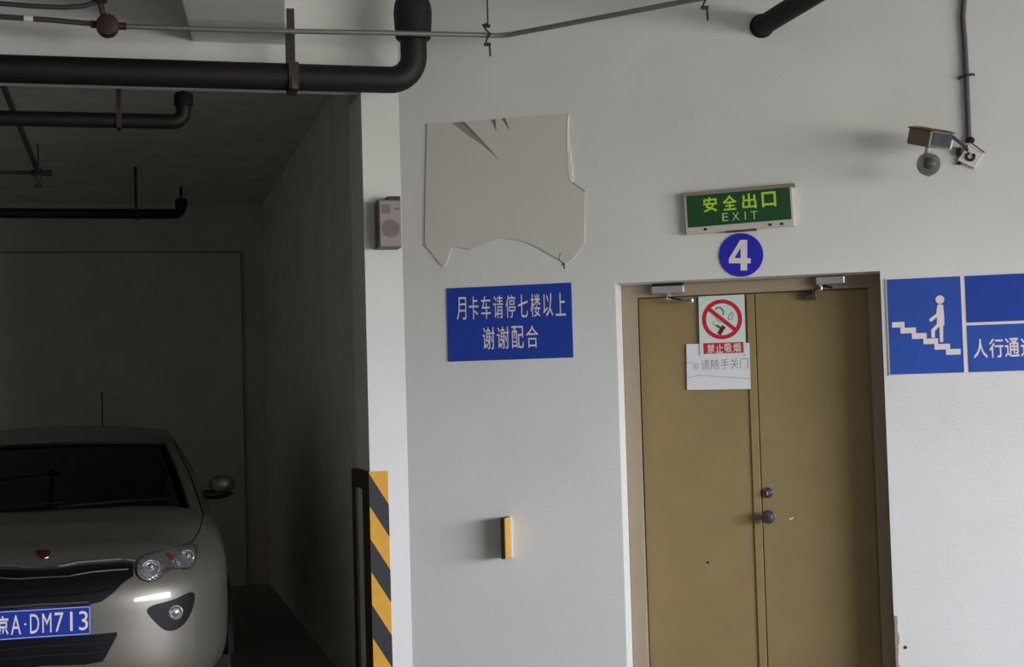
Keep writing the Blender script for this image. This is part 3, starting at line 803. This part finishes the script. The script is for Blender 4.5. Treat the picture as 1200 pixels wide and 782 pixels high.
for i in range(9):
    t = i / 8; rows.append([cen + bx * ((t - .5) * (s1 + .006)) + by * (k_ * (s2 / 2 + .004)) + bz_ * (hh + .001 + .008 * math.sin(pi * t)) for k_ in (-1.06, 1)])
mb.grid(rows); mb.build('sun_shield', mat('brown_cap', (78, 66, 54), .45), e, solid=.005, smooth=True)
mb = MB(); mb.obox(cen - by * (s2 / 2) + bx * (s1 / 2 - .004) - bz_ * (hh * .4), bx * .006, by * .004, bz_ * (hh * .5)); mb.build('white_reflector', m_letter, hb_)
gc = atY(1088, 192.5, YC + .03); gr = 14 * YC / F
mb = MB(); mb.tube([V((gc.x, gc.y, edge.z - hh * .6)) , V((gc.x, gc.y, gc.z + gr * .75))], .012, 14); mb.lathe(gc + V((0, 0, gr * .6)), V((0, 0, 1)), [(gr * .75, 0), (gr * .7, .008), (.018, .016), (.016, .03)], 24); mb.build('neck', m_closer, e, smooth=True)
mb = MB(); prof = []
for i in range(13):
    ph = -pi / 2 + (pi * .82) * i / 12; prof.append((max(.0005, gr * math.cos(ph)), gr * math.sin(ph)))
mb.lathe(gc, V((0, 0, 1)), prof, 32); gb = mb.build('glass_globe', m_globe, e, smooth=True)
mb = MB(); mb.lathe(gc + V((0, 0, -.004)), V((0, 0, 1)), [(.006, -.012), (.016, -.008), (.02, .01), (.014, .02), (.016, .028)], 20); mb.build('inner_lens', m_hangsteel, gb, smooth=True)
mb = MB(); mb.lathe(gc + V((0, 0, -gr - .004)), V((0, 0, 1)), [(.001, 0), (.006, .003), (.010, .006)], 12); mb.build('bottom_finial', m_camb, gb, smooth=True)
# arm from back of the housing to wall plate
pw = MWp(*[fx.px(1132, 174.5)[0], -.03, fx.px(1132, 174.5)[1]])
mb = MB(); mb.tube([cen + bx * (s1 / 2 - .02) + V((0, 0, 0)), atY(1117, 161, 6.6), pw, MWp(fx.px(1134, 180)[0], 0, fx.px(1134, 180)[1])], .008, 12); mb.build('arm', m_rust, e, smooth=True)
qs = [(1121.3, 188.7), (1135, 169.5), (1153, 180), (1142, 198)]
mb = MB(); mb.prism([fx.pt(a_, b_) for a_, b_ in qs], n_main * .02); wp = mb.build('wall_box', mat('white_box_plastic', (214, 208, 204), .5), e, bevel=.003)
mb = MB()
rc = fx.px(1137, 184.5); rr = .017; n = 28; pts_ = [MWp(rc[0] + rr * math.cos(t), -.024, rc[1] + rr * math.sin(t)) for t in [math.radians(100) + i * math.radians(300) / n for i in range(n + 1)]]
mb.tube(pts_, .006, 8); mb.build('cable_grommet', m_blackm, wp, smooth=True)
mb = MB(); x, z = fx.px(1123.5, 178); x2, z2 = fx.px(1124, 192); mb.box((x - .012, -.03, z - .02), (x + .012, 0, z + .014), MWp); mb.build('mounting_lug', m_blackm, e, bevel=.003); mb = MB(); mb.box((x2 - .009, -.02, z2 - .006), (x2 + .010, 0, z2 + .006), MWp); mb.build('mounting_lug', m_blackm, e, bevel=.003)
mb = MB(); mb.tube([fx.pt(1137, 168, -.026), fx.pt(1153.5, 180, -.026)], .003, 8); mb.build('box_lid_edge', m_rust, e)
# conduit to the camera
e = empty('wall_conduit', fx.pt(1136, 166)); tag(e, 'dark vertical conduit running down the wall to the security camera', 'conduit')
cp_ = [fx.pt(1132, -60, -.014), fx.pt(1131.5, -15, -.014), fx.pt(1129.3, 5, -.014), fx.pt(1128.2, 22, -.014), fx.pt(1130, 45, -.014), fx.pt(1132.3, 90, -.014), fx.pt(1135.3, 166, -.014)]
mb = MB(); mb.tube(cp_, .0125, 14); mb.build('conduit_run', mat('purple_grey_conduit', (84, 78, 88), .5), e, smooth=True)
mb = MB(); pts_ = [fx.pt(1132.3, 90, 0) + d_main * (.034 * math.cos(t)) + n_main * (.032 * math.sin(t)) + V((0, 0, .006 * math.cos(t))) for t in [i * pi / 10 for i in range(11)]]
mb.tube(pts_, .006, 8); mb.build('pipe_clip', m_rust, e, smooth=True)
mb = MB(); mb.lathe(fx.pt(1136.5, 168, -.014), V((0, 0, 1)), [(.018, 0), (.022, .006), (.02, .02), (.014, .026)], 16); mb.build('end_gland', m_blackm, e, smooth=True)

# ------------------------------------------------------------------ car
fc = atY(50, 731, 6.86)
cx0, cy0, _ = bayxy(fc)
def CL(x, y, z): return BY(cx0 + x, cy0 + y, z)         # x right (car's left), y towards the rear
car = empty('sedan_car', Matrix.Translation(CL(0, 2.3, 0)) @ Matrix(((e_bay.x, g_bay.x, 0, 0), (e_bay.y, g_bay.y, 0, 0), (0, 0, 1, 0), (0, 0, 0, 1))))
tag(car, 'champagne silver sedan car parked nose out in the dark bay', 'car')
def interp(tab, t):
    if t <= tab[0][0]: return tab[0][1]
    for (a_, b_), (c_, d_) in zip(tab, tab[1:]):
        if t <= c_:
            k_ = (t - a_) / (c_ - a_); k_ = k_ * k_ * (3 - 2 * k_) * .5 + k_ * .5; return b_ + (d_ - b_) * k_
    return tab[-1][1]
LEN = 4.55; ZC = .62
top_t = [(0, .86), (.1, .885), (.4, .955), (.8, 1.03), (1.2, 1.075), (1.45, 1.05), (3.8, 1.05), (4.2, 1.08), (4.55, 1.04)]
def wid(y):
    w = .90
    if y < .95: w *= (1 - (1 - y / .95) ** 3.2) ** (1 / 3.2) if y > 0 else 0
    if y > LEN - .6: u = (y - (LEN - .6)) / .6; w *= (max(0, 1 - u ** 3.2)) ** (1 / 3.2)
    return w
def hgt(y, up):
    h_ = (interp(top_t, y) - ZC) if up else ZC - .19
    L_ = .34 if up else .22
    if y < L_: h_ *= (1 - (1 - y / L_) ** 3.4) ** (1 / 3.4) if y > 0 else 0
    if y > LEN - .25: u = (y - (LEN - .25)) / .25; h_ *= (max(0, 1 - u ** 3.4)) ** (1 / 3.4)
    return h_
NS = 72; NR = 96; rows = []
for i in range(NS + 1):
    t = i / NS
    if t < .5: y = 1.3 * (t / .5) ** 2.4
    elif t < .75: y = 1.3 + (t - .5) / .25 * 2.2
    else: y = 3.5 + (LEN - 3.5) * (1 - (1 - (t - .75) / .25) ** 2.4)
    y = min(max(y, .0003), LEN - .0003)
    row_ = []
    for k_ in range(NR):
        th = 2 * pi * k_ / NR; cth, sth = math.cos(th), math.sin(th); up = sth >= 0
        nn = (3.3 + 2.2 * min(1, max(0, (y - .25) / .8))) if up else 5
        x = wid(y) * math.copysign(abs(cth) ** (2 / nn), cth); z = ZC + hgt(y, up) * math.copysign(abs(sth) ** (2 / nn), sth)
        # front bumper below the lamps swells forward a little
        row_.append(CL(x, y, z))
    rows.append(row_)
mb = MB(); mb.grid(rows, 0, True)
mb.f.append(list(range(NR))); mb.m.append(0); mb.f.append([NS * NR + k_ for k_ in range(NR)]); mb.m.append(0)
body = mb.build('body_shell', m_paint, car, smooth=True)
BV = BVHTree.FromPolygons(mb.v, mb.f)
def cast(px, py):
    r_ = ray(px, py).normalized(); l, n_, i_, d_ = BV.ray_cast(CP, r_)
    if l is None: return None, None
    if n_.dot(r_) > 0: n_ = -n_
    return l, n_
def carl(p): q = p - CL(0, 0, 0); return V((q.dot(e_bay), q.dot(g_bay), q.z))
def surf(px, py, off=0.0):
    """point on the body under a pixel, in car coordinates (searches sideways when the pixel misses)"""
    for s_ in range(0, 60):
        l, n_ = cast(px - s_ * .5, py)
        if l: 
            n2 = V((n_.dot(e_bay), n_.dot(g_bay), n_.z)); return carl(l) + n2 * off, n2
    raise RuntimeError('miss %s %s' % (px, py))
def mir(p, s_): return CL(s_ * p[0], p[1], p[2])
def inset(poly, k_):
    c_ = (sum(p[0] for p in poly) / len(poly), sum(p[1] for p in poly) / len(poly))
    return [(c_[0] + (p[0] - c_[0]) * k_, c_[1] + (p[1] - c_[1]) * k_) for p in poly]
def dens(poly, closed=True, m=3):
    out = []; n_ = len(poly)
    for i in range(n_ if closed else n_ - 1):
        a_, b_ = poly[i], poly[(i + 1) % n_]
        for k_ in range(m): out.append((a_[0] + (b_[0] - a_[0]) * k_ / m, a_[1] + (b_[1] - a_[1]) * k_ / m))
    if not closed: out.append(poly[-1])
    return out
def smoothp(poly, it=2, closed=True):
    for _ in range(it):
        out = []; n_ = len(poly)
        for i in range(n_):
            a_, b_ = poly[i], poly[(i + 1) % n_]
            out += [(a_[0] * .75 + b_[0] * .25, a_[1] * .75 + b_[1] * .25), (a_[0] * .25 + b_[0] * .75, a_[1] * .25 + b_[1] * .75)]
        poly = out
    return poly
def patch(poly, off0, bulge, side=1, rings=5):
    mb = MB(); rows = []
    for i in range(rings + 1):
        k_ = 1 - i / rings * .999
        rows.append([mir(surf(px, py, off0 + bulge * (1 - k_ * k_))[0], side) for px, py in inset(poly, k_)])
    # skirt back into the body
    rows.insert(0, [mir(surf(px, py, -.01)[0], side) for px, py in poly])
    mb.grid(rows, 0, True); return mb
lamp = smoothp([(159, 667.5), (161, 660), (166, 655.5), (176.6, 651), (190.5, 647), (206.9, 643.4), (221, 640.3), (228.5, 640.5), (229.5, 650), (228, 659), (223.5, 666), (216, 668), (207, 666.5), (199, 667.5), (191, 673), (186.5, 679), (177.5, 682.5), (167, 680.5), (160, 675)], 1)
for s_ in (1, -1):
    b = patch(inset(lamp, 1.025), .003, .0, s_).build('headlight', m_carblack, car, smooth=True)
    patch(inset(lamp, .97), .005, .004, s_).build('reflector_bowl', mat('silver_reflector', (225, 225, 230), .25, .9, bump=.9, bscale=40, bdist=.01), b, smooth=True)
    for (px, py, R_) in ((176.5, 667.5, .040), (218, 654, .034)):
        p, n_ = surf(px, py, .012); c_ = mir(p, s_); nw = (e_bay * (n_.x * s_) * .4 + g_bay * min(n_.y, -.6) + V((0, 0, n_.z * .3))).normalized()
        mb = MB(); mb.lathe(c_ - nw * .01, nw, [(R_, 0), (R_ * 1.02, .012), (R_ * .92, .013), (R_ * .75, .004), (R_ * .5, .002), (R_ * .45, .012), (R_ * .3, .02), (R_ * .1, .023)], 32)
        mb.build('lamp_projector', m_chrome, b, smooth=True)
    p, n_ = surf(197.5, 657, .012); mb = MB(); mb.sphere((0, 0, 0), .022, .012, .024, lambda x, y, z: mir(p, s_) + e_bay * x + g_bay * y + V((0, 0, z))); mb.build('indicator_bulb', m_amber, b, smooth=True)
    patch(lamp, .012, .030, s_, 7).build('lens', m_lens, b, smooth=True)

def line(pts, off, r_, name, m_, parent, both=True, sides=(1, -1), n=8):
    mb = MB()
    P = [surf(px, py, off)[0] for px, py in dens(pts, False, 4)]
    for s_ in (sides if both else (1,)): mb.tube([mir(p, s_) for p in P], r_, n)
    return mb.build(name, m_, parent, smooth=True)
# mirrored half outlines: x from centre (about px 48) to the right
line([(165, 658), (190, 647.5), (210, 641.5), (226, 635), (234, 622), (238, 606), (239, 592)], .001, .0035, 'bonnet_gap', m_seam, body)
# grille: centre column to the right end, mirrored
XC = 49.5
def halfpatch(up, lo, off, name, m_, parent, n=26, rowsn=5, skirt=True):
    mb = MB(); rows = []
    for i in range(-n, n + 1):
        t = abs(i) / n; s_ = 1 if i >= 0 else -1; x = XC + (up[-1][0] - XC) * t
        def yy(tab, x):
            for (a_, b_), (c_, d_) in zip(tab, tab[1:]):
                if x <= c_: return b_ + (d_ - b_) * (x - a_) / (c_ - a_)
            return tab[-1][1]
        yu, yl = yy(up, x), yy(lo, x); col = []
        for j in range(-1 if skirt else 0, rowsn + (2 if skirt else 1)):
            jj = min(max(j, 0), rowsn); o_ = off if 0 <= j <= rowsn else -.01
            col.append(mir(surf(x, yu + (yl - yu) * jj / rowsn, o_)[0], s_))
        rows.append(col)
    mb.grid(rows); return mb.build(name, m_, parent, smooth=True)
gr_up = [(XC, 669), (70, 667.5), (90, 664), (120, 661.5), (140, 660), (156, 661)]
gr_lo = [(XC, 711.5), (100, 709.5), (118, 706), (132, 696), (145, 683), (156, 676)]
gg = halfpatch(gr_up, gr_lo, .006, 'grille', m_carblack, car)
line([(XC, 668), (70, 666.5), (90, 662.5), (120, 660), (140, 658.5), (158, 660)], .012, .007, 'chrome_strip', m_chrome, gg)
line([(XC, 678.5), (80, 677), (110, 672), (150, 669)], .010, .004, 'slat', m_chrome, gg)
line([(XC, 689), (80, 688), (110, 685), (141, 681)], .010, .004, 'slat', m_carblack, gg)
line([(XC, 699), (80, 698), (110, 695), (128, 691)], .010, .004, 'slat', m_carblack, gg)
line([(XC, 708.5), (80, 707.5), (104, 706)], .012, .006, 'chrome_strip', mat('dull_chrome', (150, 146, 120), .3, .9), gg)
it = halfpatch([(XC, 746), (100, 745), (137, 741)], [(XC, 780.5), (100, 779), (121, 775), (137, 745)], .006, 'lower_intake', m_carblack, car)
line([(XC, 757), (100, 755), (130, 752)], .009, .003, 'slat', m_blackp, it)
line([(XC, 768), (100, 766), (124, 763)], .009, .003, 'slat', m_blackp, it)
for s_ in (1, -1):
    fl = smoothp([(168, 712), (205, 703), (229, 690), (226, 715), (214, 735), (196, 742), (180, 728)], 2)
    f_ = patch(fl, .004, 0, s_).build('fog_lamp_recess', m_carblack, car, smooth=True)
    p, n_ = surf(205, 718, .006); mb = MB(); nw = (e_bay * (n_.x * s_) * .5 + g_bay * min(n_.y, -.5)).normalized()
    mb.lathe(mir(p, s_), nw, [(.034, -.01), (.036, .004), (.03, .006), (.02, .002), (.004, .008)], 24); mb.build('fog_lamp', m_chrome, f_, smooth=True)
# badge
p, n_ = surf(XC + 3, 650.5, .0)
fw_ = lambda a_, b_: mir(surf(a_, b_, .0)[0], 1)
bd_ = smoothp([(45, 645.5), (60.5, 645.5), (58, 652), (53, 656.5), (47, 653.5), (44.5, 649)], 1)
def cpatch(poly, off, bulge):
    mb = MB(); rows = []
    for k_ in (1, 1, .75, .5, .25, .001):
        o_ = off + bulge * (1 - k_ * k_) if rows else -.008
        rows.append([CL(*surf(px, py, o_)[0]) for px, py in inset(poly, k_)])
    mb.grid(rows, 0, True); return mb
bo = cpatch(bd_, .006, .006).build('badge', m_emblem, car, smooth=True)
line([(52.5, 656.5), (56.5, 655.3)], .010, .004, 'badge_rim', m_chrome, bo, both=False)
# licence plate
pz = carl(hit(50, 730.5, CL(0, -.02, 0), n_bay)).z
plf = Frame(CL(0, -.022, pz), e_bay, n_bay)
mb = MB(); mb.box((-.22, 0, -.07), (.22, .02, .07), plf); lp = mb.build('licence_plate', m_plate, car, bevel=.003)
mb = MB()
for a_, b_ in (((-.214, -.064), (.214, -.0615)), ((-.214, .0615), (.214, .064)), ((-.214, -.064), (-.2115, .064)), ((.2115, -.064), (.214, .064))): mb.box((a_[0], -.0012, a_[1]), (b_[0], 0, b_[1]), plf)
mb.build('plate_border', m_letter, lp)
mb = MB()
text(mb, plf, '京', -.200, -.150, -.045, .045, 0, .02, .0016)
text(mb, plf, 'A', -.140, -.095, -.045, .045, 0, .0, .0016)
mb.lathe(plf(-.076, 0, 0), n_bay, [(.005, 0), (.005, .0016)], 12)
text(mb, plf, 'DM713', -.055, .205, -.045, .045, 0, .0, .0016, gap=.014)
mb.build('plate_lettering', m_letter, lp)
mb = MB(); mb.box((-.20, .015, -.06), (.20, .05, .06), plf); mb.build('plate_holder', m_carblack, car)

# cabin
Cn = [(1.10, 1.055), (1.55, 1.265), (1.98, 1.432), (2.25, 1.488), (2.65, 1.518), (3.1, 1.50), (3.45, 1.435), (3.85, 1.25), (4.2, 1.08)]
Ed = [(.80, 1.38, .985), (.728, 1.76, 1.225), (.655, 2.08, 1.405), (.645, 2.35, 1.452), (.64, 2.7, 1.47), (.64, 3.1, 1.452), (.64, 3.42, 1.385), (.67, 3.8, 1.2), (.75, 4.15, 1.05)]
Bl = [(.84, 1.40, .90), (.872, 1.80, .90), (.875, 2.15, .90), (.875, 2.4, .90), (.875, 2.7, .90), (.875, 3.1, .90), (.87, 3.45, .91), (.86, 3.85, .93), (.84, 4.2, .95)]
def cr(tab, t):
    n_ = len(tab) - 1; t = min(max(t, 0), n_ - 1e-9); i = int(t); u = t - i
    P = [V(tab[max(i - 1, 0)]), V(tab[i]), V(tab[min(i + 1, n_)]), V(tab[min(i + 2, n_)])]
    return P[1] * 1.0 + (P[2] - P[0]) * (.5 * u) + (P[0] * 2 - P[1] * 5 + P[2] * 4 - P[3]) * (.5 * u * u) + (P[1] * 3 - P[0] - P[2] * 3 + P[3]) * (.5 * u ** 3)
NU = 64; NT = 12; NSd = 8
def cabpt(t, k_):
    """k_ from -(NT+NSd) to NT+NSd"""
    s_ = 1 if k_ >= 0 else -1; a_ = abs(k_); c_ = cr([(0, *p) for p in Cn], t); e_ = cr(Ed, t); b_ = cr(Bl, t)
    if a_ <= NT:
        u = a_ / NT; x = e_.x * u; w = u ** 2.2
        p = V((x, c_.y + (e_.y - c_.y) * w, c_.z + (e_.z - c_.z) * w))
    else:
        u = (a_ - NT) / NSd; p = e_ + (b_ - e_) * u; p.x += .05 * math.sin(pi * u) 
    return V((p.x * s_, p.y, p.z))
ks = list(range(-(NT + NSd), NT + NSd + 1)); ts = [8 * i / NU for i in range(NU + 1)]
grid_ = [[cabpt(t, k_) for k_ in ks] for t in ts]
def kind(i, j):
    t = (ts[i] + ts[i + 1]) / 2; k_ = abs((ks[j] + ks[j + 1]) / 2)
    if .12 < t < 1.88 and k_ < NT - 1: return 'ws'
    if 6.15 < t < 7.8 and k_ < NT - 1: return 'rw'
    if NT + 1 < k_ < NT + NSd - 1.0 and (1.0 < t < 3.4 or 3.65 < t < 5.6) and not (t < 2 and k_ < NT + 2 + (2 - t) * 2): return 'sw' + ('r' if ks[j] > 0 else 'l') + ('f' if t < 3.5 else 'b')
    return 'body'
G = [[CL(*p) for p in r_] for r_ in grid_]
mb = MB(); mb.grid(G, 0, False, lambda i, j: kind(i, j) == 'body'); 
cab = mb.build('cabin_shell', m_paint, car, smooth=True, solid=.012)
def pane(kd, name, m_=m_glass):
    mb = MB(); G2 = [[CL(p.x * .992, p.y, p.z - .006) for p in r_] for r_ in grid_]
    mb.grid(G2, 0, False, lambda i, j: kind(i, j) == kd)
    return mb.build(name, m_, car, smooth=True, solid=.004)
ws = pane('ws', 'windscreen'); pane('rw', 'rear_window')
for kd in ('swrf', 'swrb', 'swlf', 'swlb'): pane(kd, 'side_window')
# black frit band round the windscreen
def cabline(path, r_, name, m_, parent, off=.0):
    mb = MB(); mb.tube([CL(p.x, p.y, p.z + off) for p in path], r_, 8); return mb.build(name, m_, parent, smooth=True)
loop = [cabpt(.12, k_ * .5) for k_ in range(-2 * (NT - 1), 2 * (NT - 1) + 1)] + [cabpt(.12 + 1.76 * i / 12, NT - 1) for i in range(1, 13)] + [cabpt(1.88, k_ * .5) for k_ in range(2 * (NT - 1), -2 * (NT - 1) - 1, -1)] + [cabpt(1.88 - 1.76 * i / 12, -(NT - 1)) for i in range(1, 13)]
cabline(loop, .010, 'windscreen_seal', m_carblack, ws)
for s_ in (1, -1):
    cabline([cabpt(t * .1 + .1, s_ * (NT + .6)) for t in range(0, 60)], .006, 'roof_gutter', m_carblack, cab)
# wipers
for a_, b_ in (((-.55, .05), (.05, .10)), ((.02, .03), (.62, .16))):
    P = []
    for i in range(9):
        u = i / 8; k_ = (a_[0] + (b_[0] - a_[0]) * u) / .8 * NT; t = .1 + (a_[1] + (b_[1] - a_[1]) * u) * 1.6; p = cabpt(t, k_); P.append(V((p.x, p.y - .004, p.z + .014)))
    cabline(P, .007, 'wiper', m_carblack, car)
# interior
mb = MB(); mb.box((-.70, 1.45, .98), (.70, 1.75, 1.055), CL); mb.build('dashboard', m_dash, car, bevel=.03, segs=4)
def seat(x, y, w):
    mb = MB(); mb.box((x - w, y, .95), (x + w, y + .12, 1.17), CL); s_ = mb.build('seat', m_seat, car, bevel=.035, segs=4)
    mb = MB(); mb.box((x - .13, y + .01, 1.19), (x + .13, y + .10, 1.33), CL); mb.box((x - .04, y + .04, 1.15), (x + .04, y + .06, 1.2), CL); mb.build('head_rest', m_seat, s_, bevel=.03, segs=4)
seat(-.36, 2.35, .23); seat(.36, 2.35, .23); seat(0, 3.3, .5)
mb = MB(); cS = CL(.36, 1.86, 1.06); ax = (g_bay * .45 - V((0, 0, .0)) + V((0, 0, .25))).normalized()
u1 = e_bay; u2 = ax.cross(u1).normalized(); 
pts_ = [cS + u1 * (.185 * math.cos(t)) + u2 * (.185 * math.sin(t)) for t in [2 * pi * i / 36 for i in range(37)]]
mb.tube(pts_, .017, 10, caps=False); mb.tube([cS - u1 * .18, cS + u1 * .18], .016, 8); mb.build('steering_wheel', m_wheelgrey, car, smooth=True)
mb = MB(); mb.sphere((0, 1.90, 1.325), .12, .02, .03, CL); mb.build('rear_view_mirror', m_dash, car, smooth=True)
# aerial
ap = cabpt(5.3, 0); q = hit(120, 500, CL(0, 3.3, 0), n_bay)
tp = hit(119.5, 460, CL(0, ap.y, 0), n_bay); bs = carl(tp).x
mb = MB(); mb.tube([CL(bs, ap.y, ap.z - .01), CL(bs, ap.y + .02, tp.z)], .0055, 8); mb.lathe(CL(bs, ap.y, ap.z - .01), V((0, 0, 1)), [(.03, 0), (.024, .015), (.008, .03)], 14); mb.build('aerial', m_carblack, car, smooth=True)
# door mirrors
mp = carl(atY(260, 567.5, CL(0, 1.75, 0).y)); 
mq = hit(260, 567, CL(0, 1.72, 0), n_bay); mq = carl(mq)
sc = (mq - V((0, 0, 0)))
pxm = CL(mq.x, mq.y, mq.z); s_px = (pxm - CP).dot(f0) / F
for s_ in (1, -1):
    c_ = V((mq.x * s_, mq.y, mq.z))
    mb = MB(); mb.sphere((0, 0, 0), 15 * s_px, .07, 10.5 * s_px, lambda x, y, z: CL(c_.x + math.copysign(abs(x / (15 * s_px)) ** .8, x) * 15 * s_px, c_.y + y, c_.z + math.copysign(abs(z / (10.5 * s_px)) ** .85, z) * 10.5 * s_px))
    mi_ = mb.build('door_mirror', m_paint, car, smooth=True)
    mb = MB(); x0 = c_.x - s_ * 20.5 * s_px; x1 = c_.x + s_ * 12.5 * s_px
    P = [CL(x0 + (x1 - x0) * t, c_.y + .01, c_.z - 12.5 * s_px + .012 * (t - .5) ** 2) for t in (0, .15, .35, .6, .85, 1)]
    mb.tube(P, .02, 12, radii=[.028, .025, .028, .026, .018, .004]); mb.build('mirror_base', m_carblack, mi_, smooth=True)
    mb = MB(); mb.sphere((c_.x, c_.y + .055, c_.z), 12.5 * s_px, .02, 8.3 * s_px, CL); mb.build('mirror_glass', m_chrome, mi_, smooth=True)
# wheels
for s_ in (1, -1):
    for y in (.92, 3.62):
        cW = CL(s_ * .80, y, .325); ax = e_bay * s_
        mb = MB(); mb.lathe(cW - ax * .1, ax, [(.20, 0), (.30, 0), (.322, .02), (.325, .1), (.322, .185), (.30, .2), (.215, .205), (.21, .19)], 48); wt = mb.build('wheel', m_tyre, car, smooth=True)
        mb = MB(); mb.lathe(cW + ax * .07, ax, [(.21, 0), (.212, .03), (.20, .036), (.19, .02), (.05, .022), (.045, .034), (.01, .036)], 40)
        for k_ in range(7):
            a_ = 2 * pi * k_ / 7; dv = g_bay * math.cos(a_) + V((0, 0, math.sin(a_))); mb.obox(cW + ax * .10 + dv * .115, dv * .085, dv.cross(ax) * .018, ax * .008)
        mb.build('rim', m_rim, wt, smooth=True)
        mb = MB()
        arcp = [CL(s_ * .895, y + .365 * math.cos(t), .325 + .365 * math.sin(t)) for t in [pi * i / 20 for i in range(21)]]
        mb.tube(arcp, .022, 8); mb.build('wheel_arch', m_carblack, car, smooth=True)
# tail lamps
for s_ in (1, -1):
    mb = MB(); mb.sphere((s_ * .68, LEN - .07, .86), .17, .07, .085, CL); mb.build('tail_lamp', mat('red_lamp_plastic', (140, 20, 20), .2), car, smooth=True)

# ------------------------------------------------------------------ light
w = bpy.data.worlds.new('overcast_sky'); SC.world = w; w.use_nodes = True
nt = w.node_tree; bg = nt.nodes['Background']
tc = nt.nodes.new('ShaderNodeTexCoord'); sp_ = nt.nodes.new('ShaderNodeSeparateXYZ'); rp_ = nt.nodes.new('ShaderNodeValToRGB')
nt.links.new(tc.outputs['Generated'], sp_.inputs[0]); mm = nt.nodes.new('ShaderNodeMath'); mm.operation = 'MULTIPLY_ADD'; mm.inputs[1].default_value = 3; mm.inputs[2].default_value = .5; nt.links.new(sp_.outputs['Z'], mm.inputs[0]); nt.links.new(mm.outputs[0], rp_.inputs['Fac']); nt.links.new(rp_.outputs['Color'], bg.inputs['Color'])
rp_.color_ramp.elements[0].position = .38; rp_.color_ramp.elements[0].color = (.43, .42, .395, 1)
rp_.color_ramp.elements[1].position = .72; rp_.color_ramp.elements[1].color = (.93, .96, 1.06, 1)
bg.inputs['Strength'].default_value = 34
ld = bpy.data.lights.new('opening_portal', 'AREA'); ld.shape = 'RECTANGLE'; ld.size = OY1 - OY0; ld.size_y = HEADZ - SILL
lo = bpy.data.objects.new('opening_portal', ld); COL.objects.link(lo)
lo.location = (EX + .1, (OY0 + OY1) / 2, (SILL + HEADZ) / 2); lo.rotation_euler = (pi / 2, 0, pi / 2)
ld.cycles.is_portal = True

SC.view_settings.view_transform = 'Standard'
SC.view_settings.look = 'None'
SC.view_settings.gamma = 1; SC.view_settings.exposure = 0
SC.view_settings.use_curve_mapping = False
SC.cycles.max_bounces = 10; SC.cycles.diffuse_bounces = 6; SC.cycles.transmission_bounces = 8
SC.cycles.sample_clamp_indirect = 8
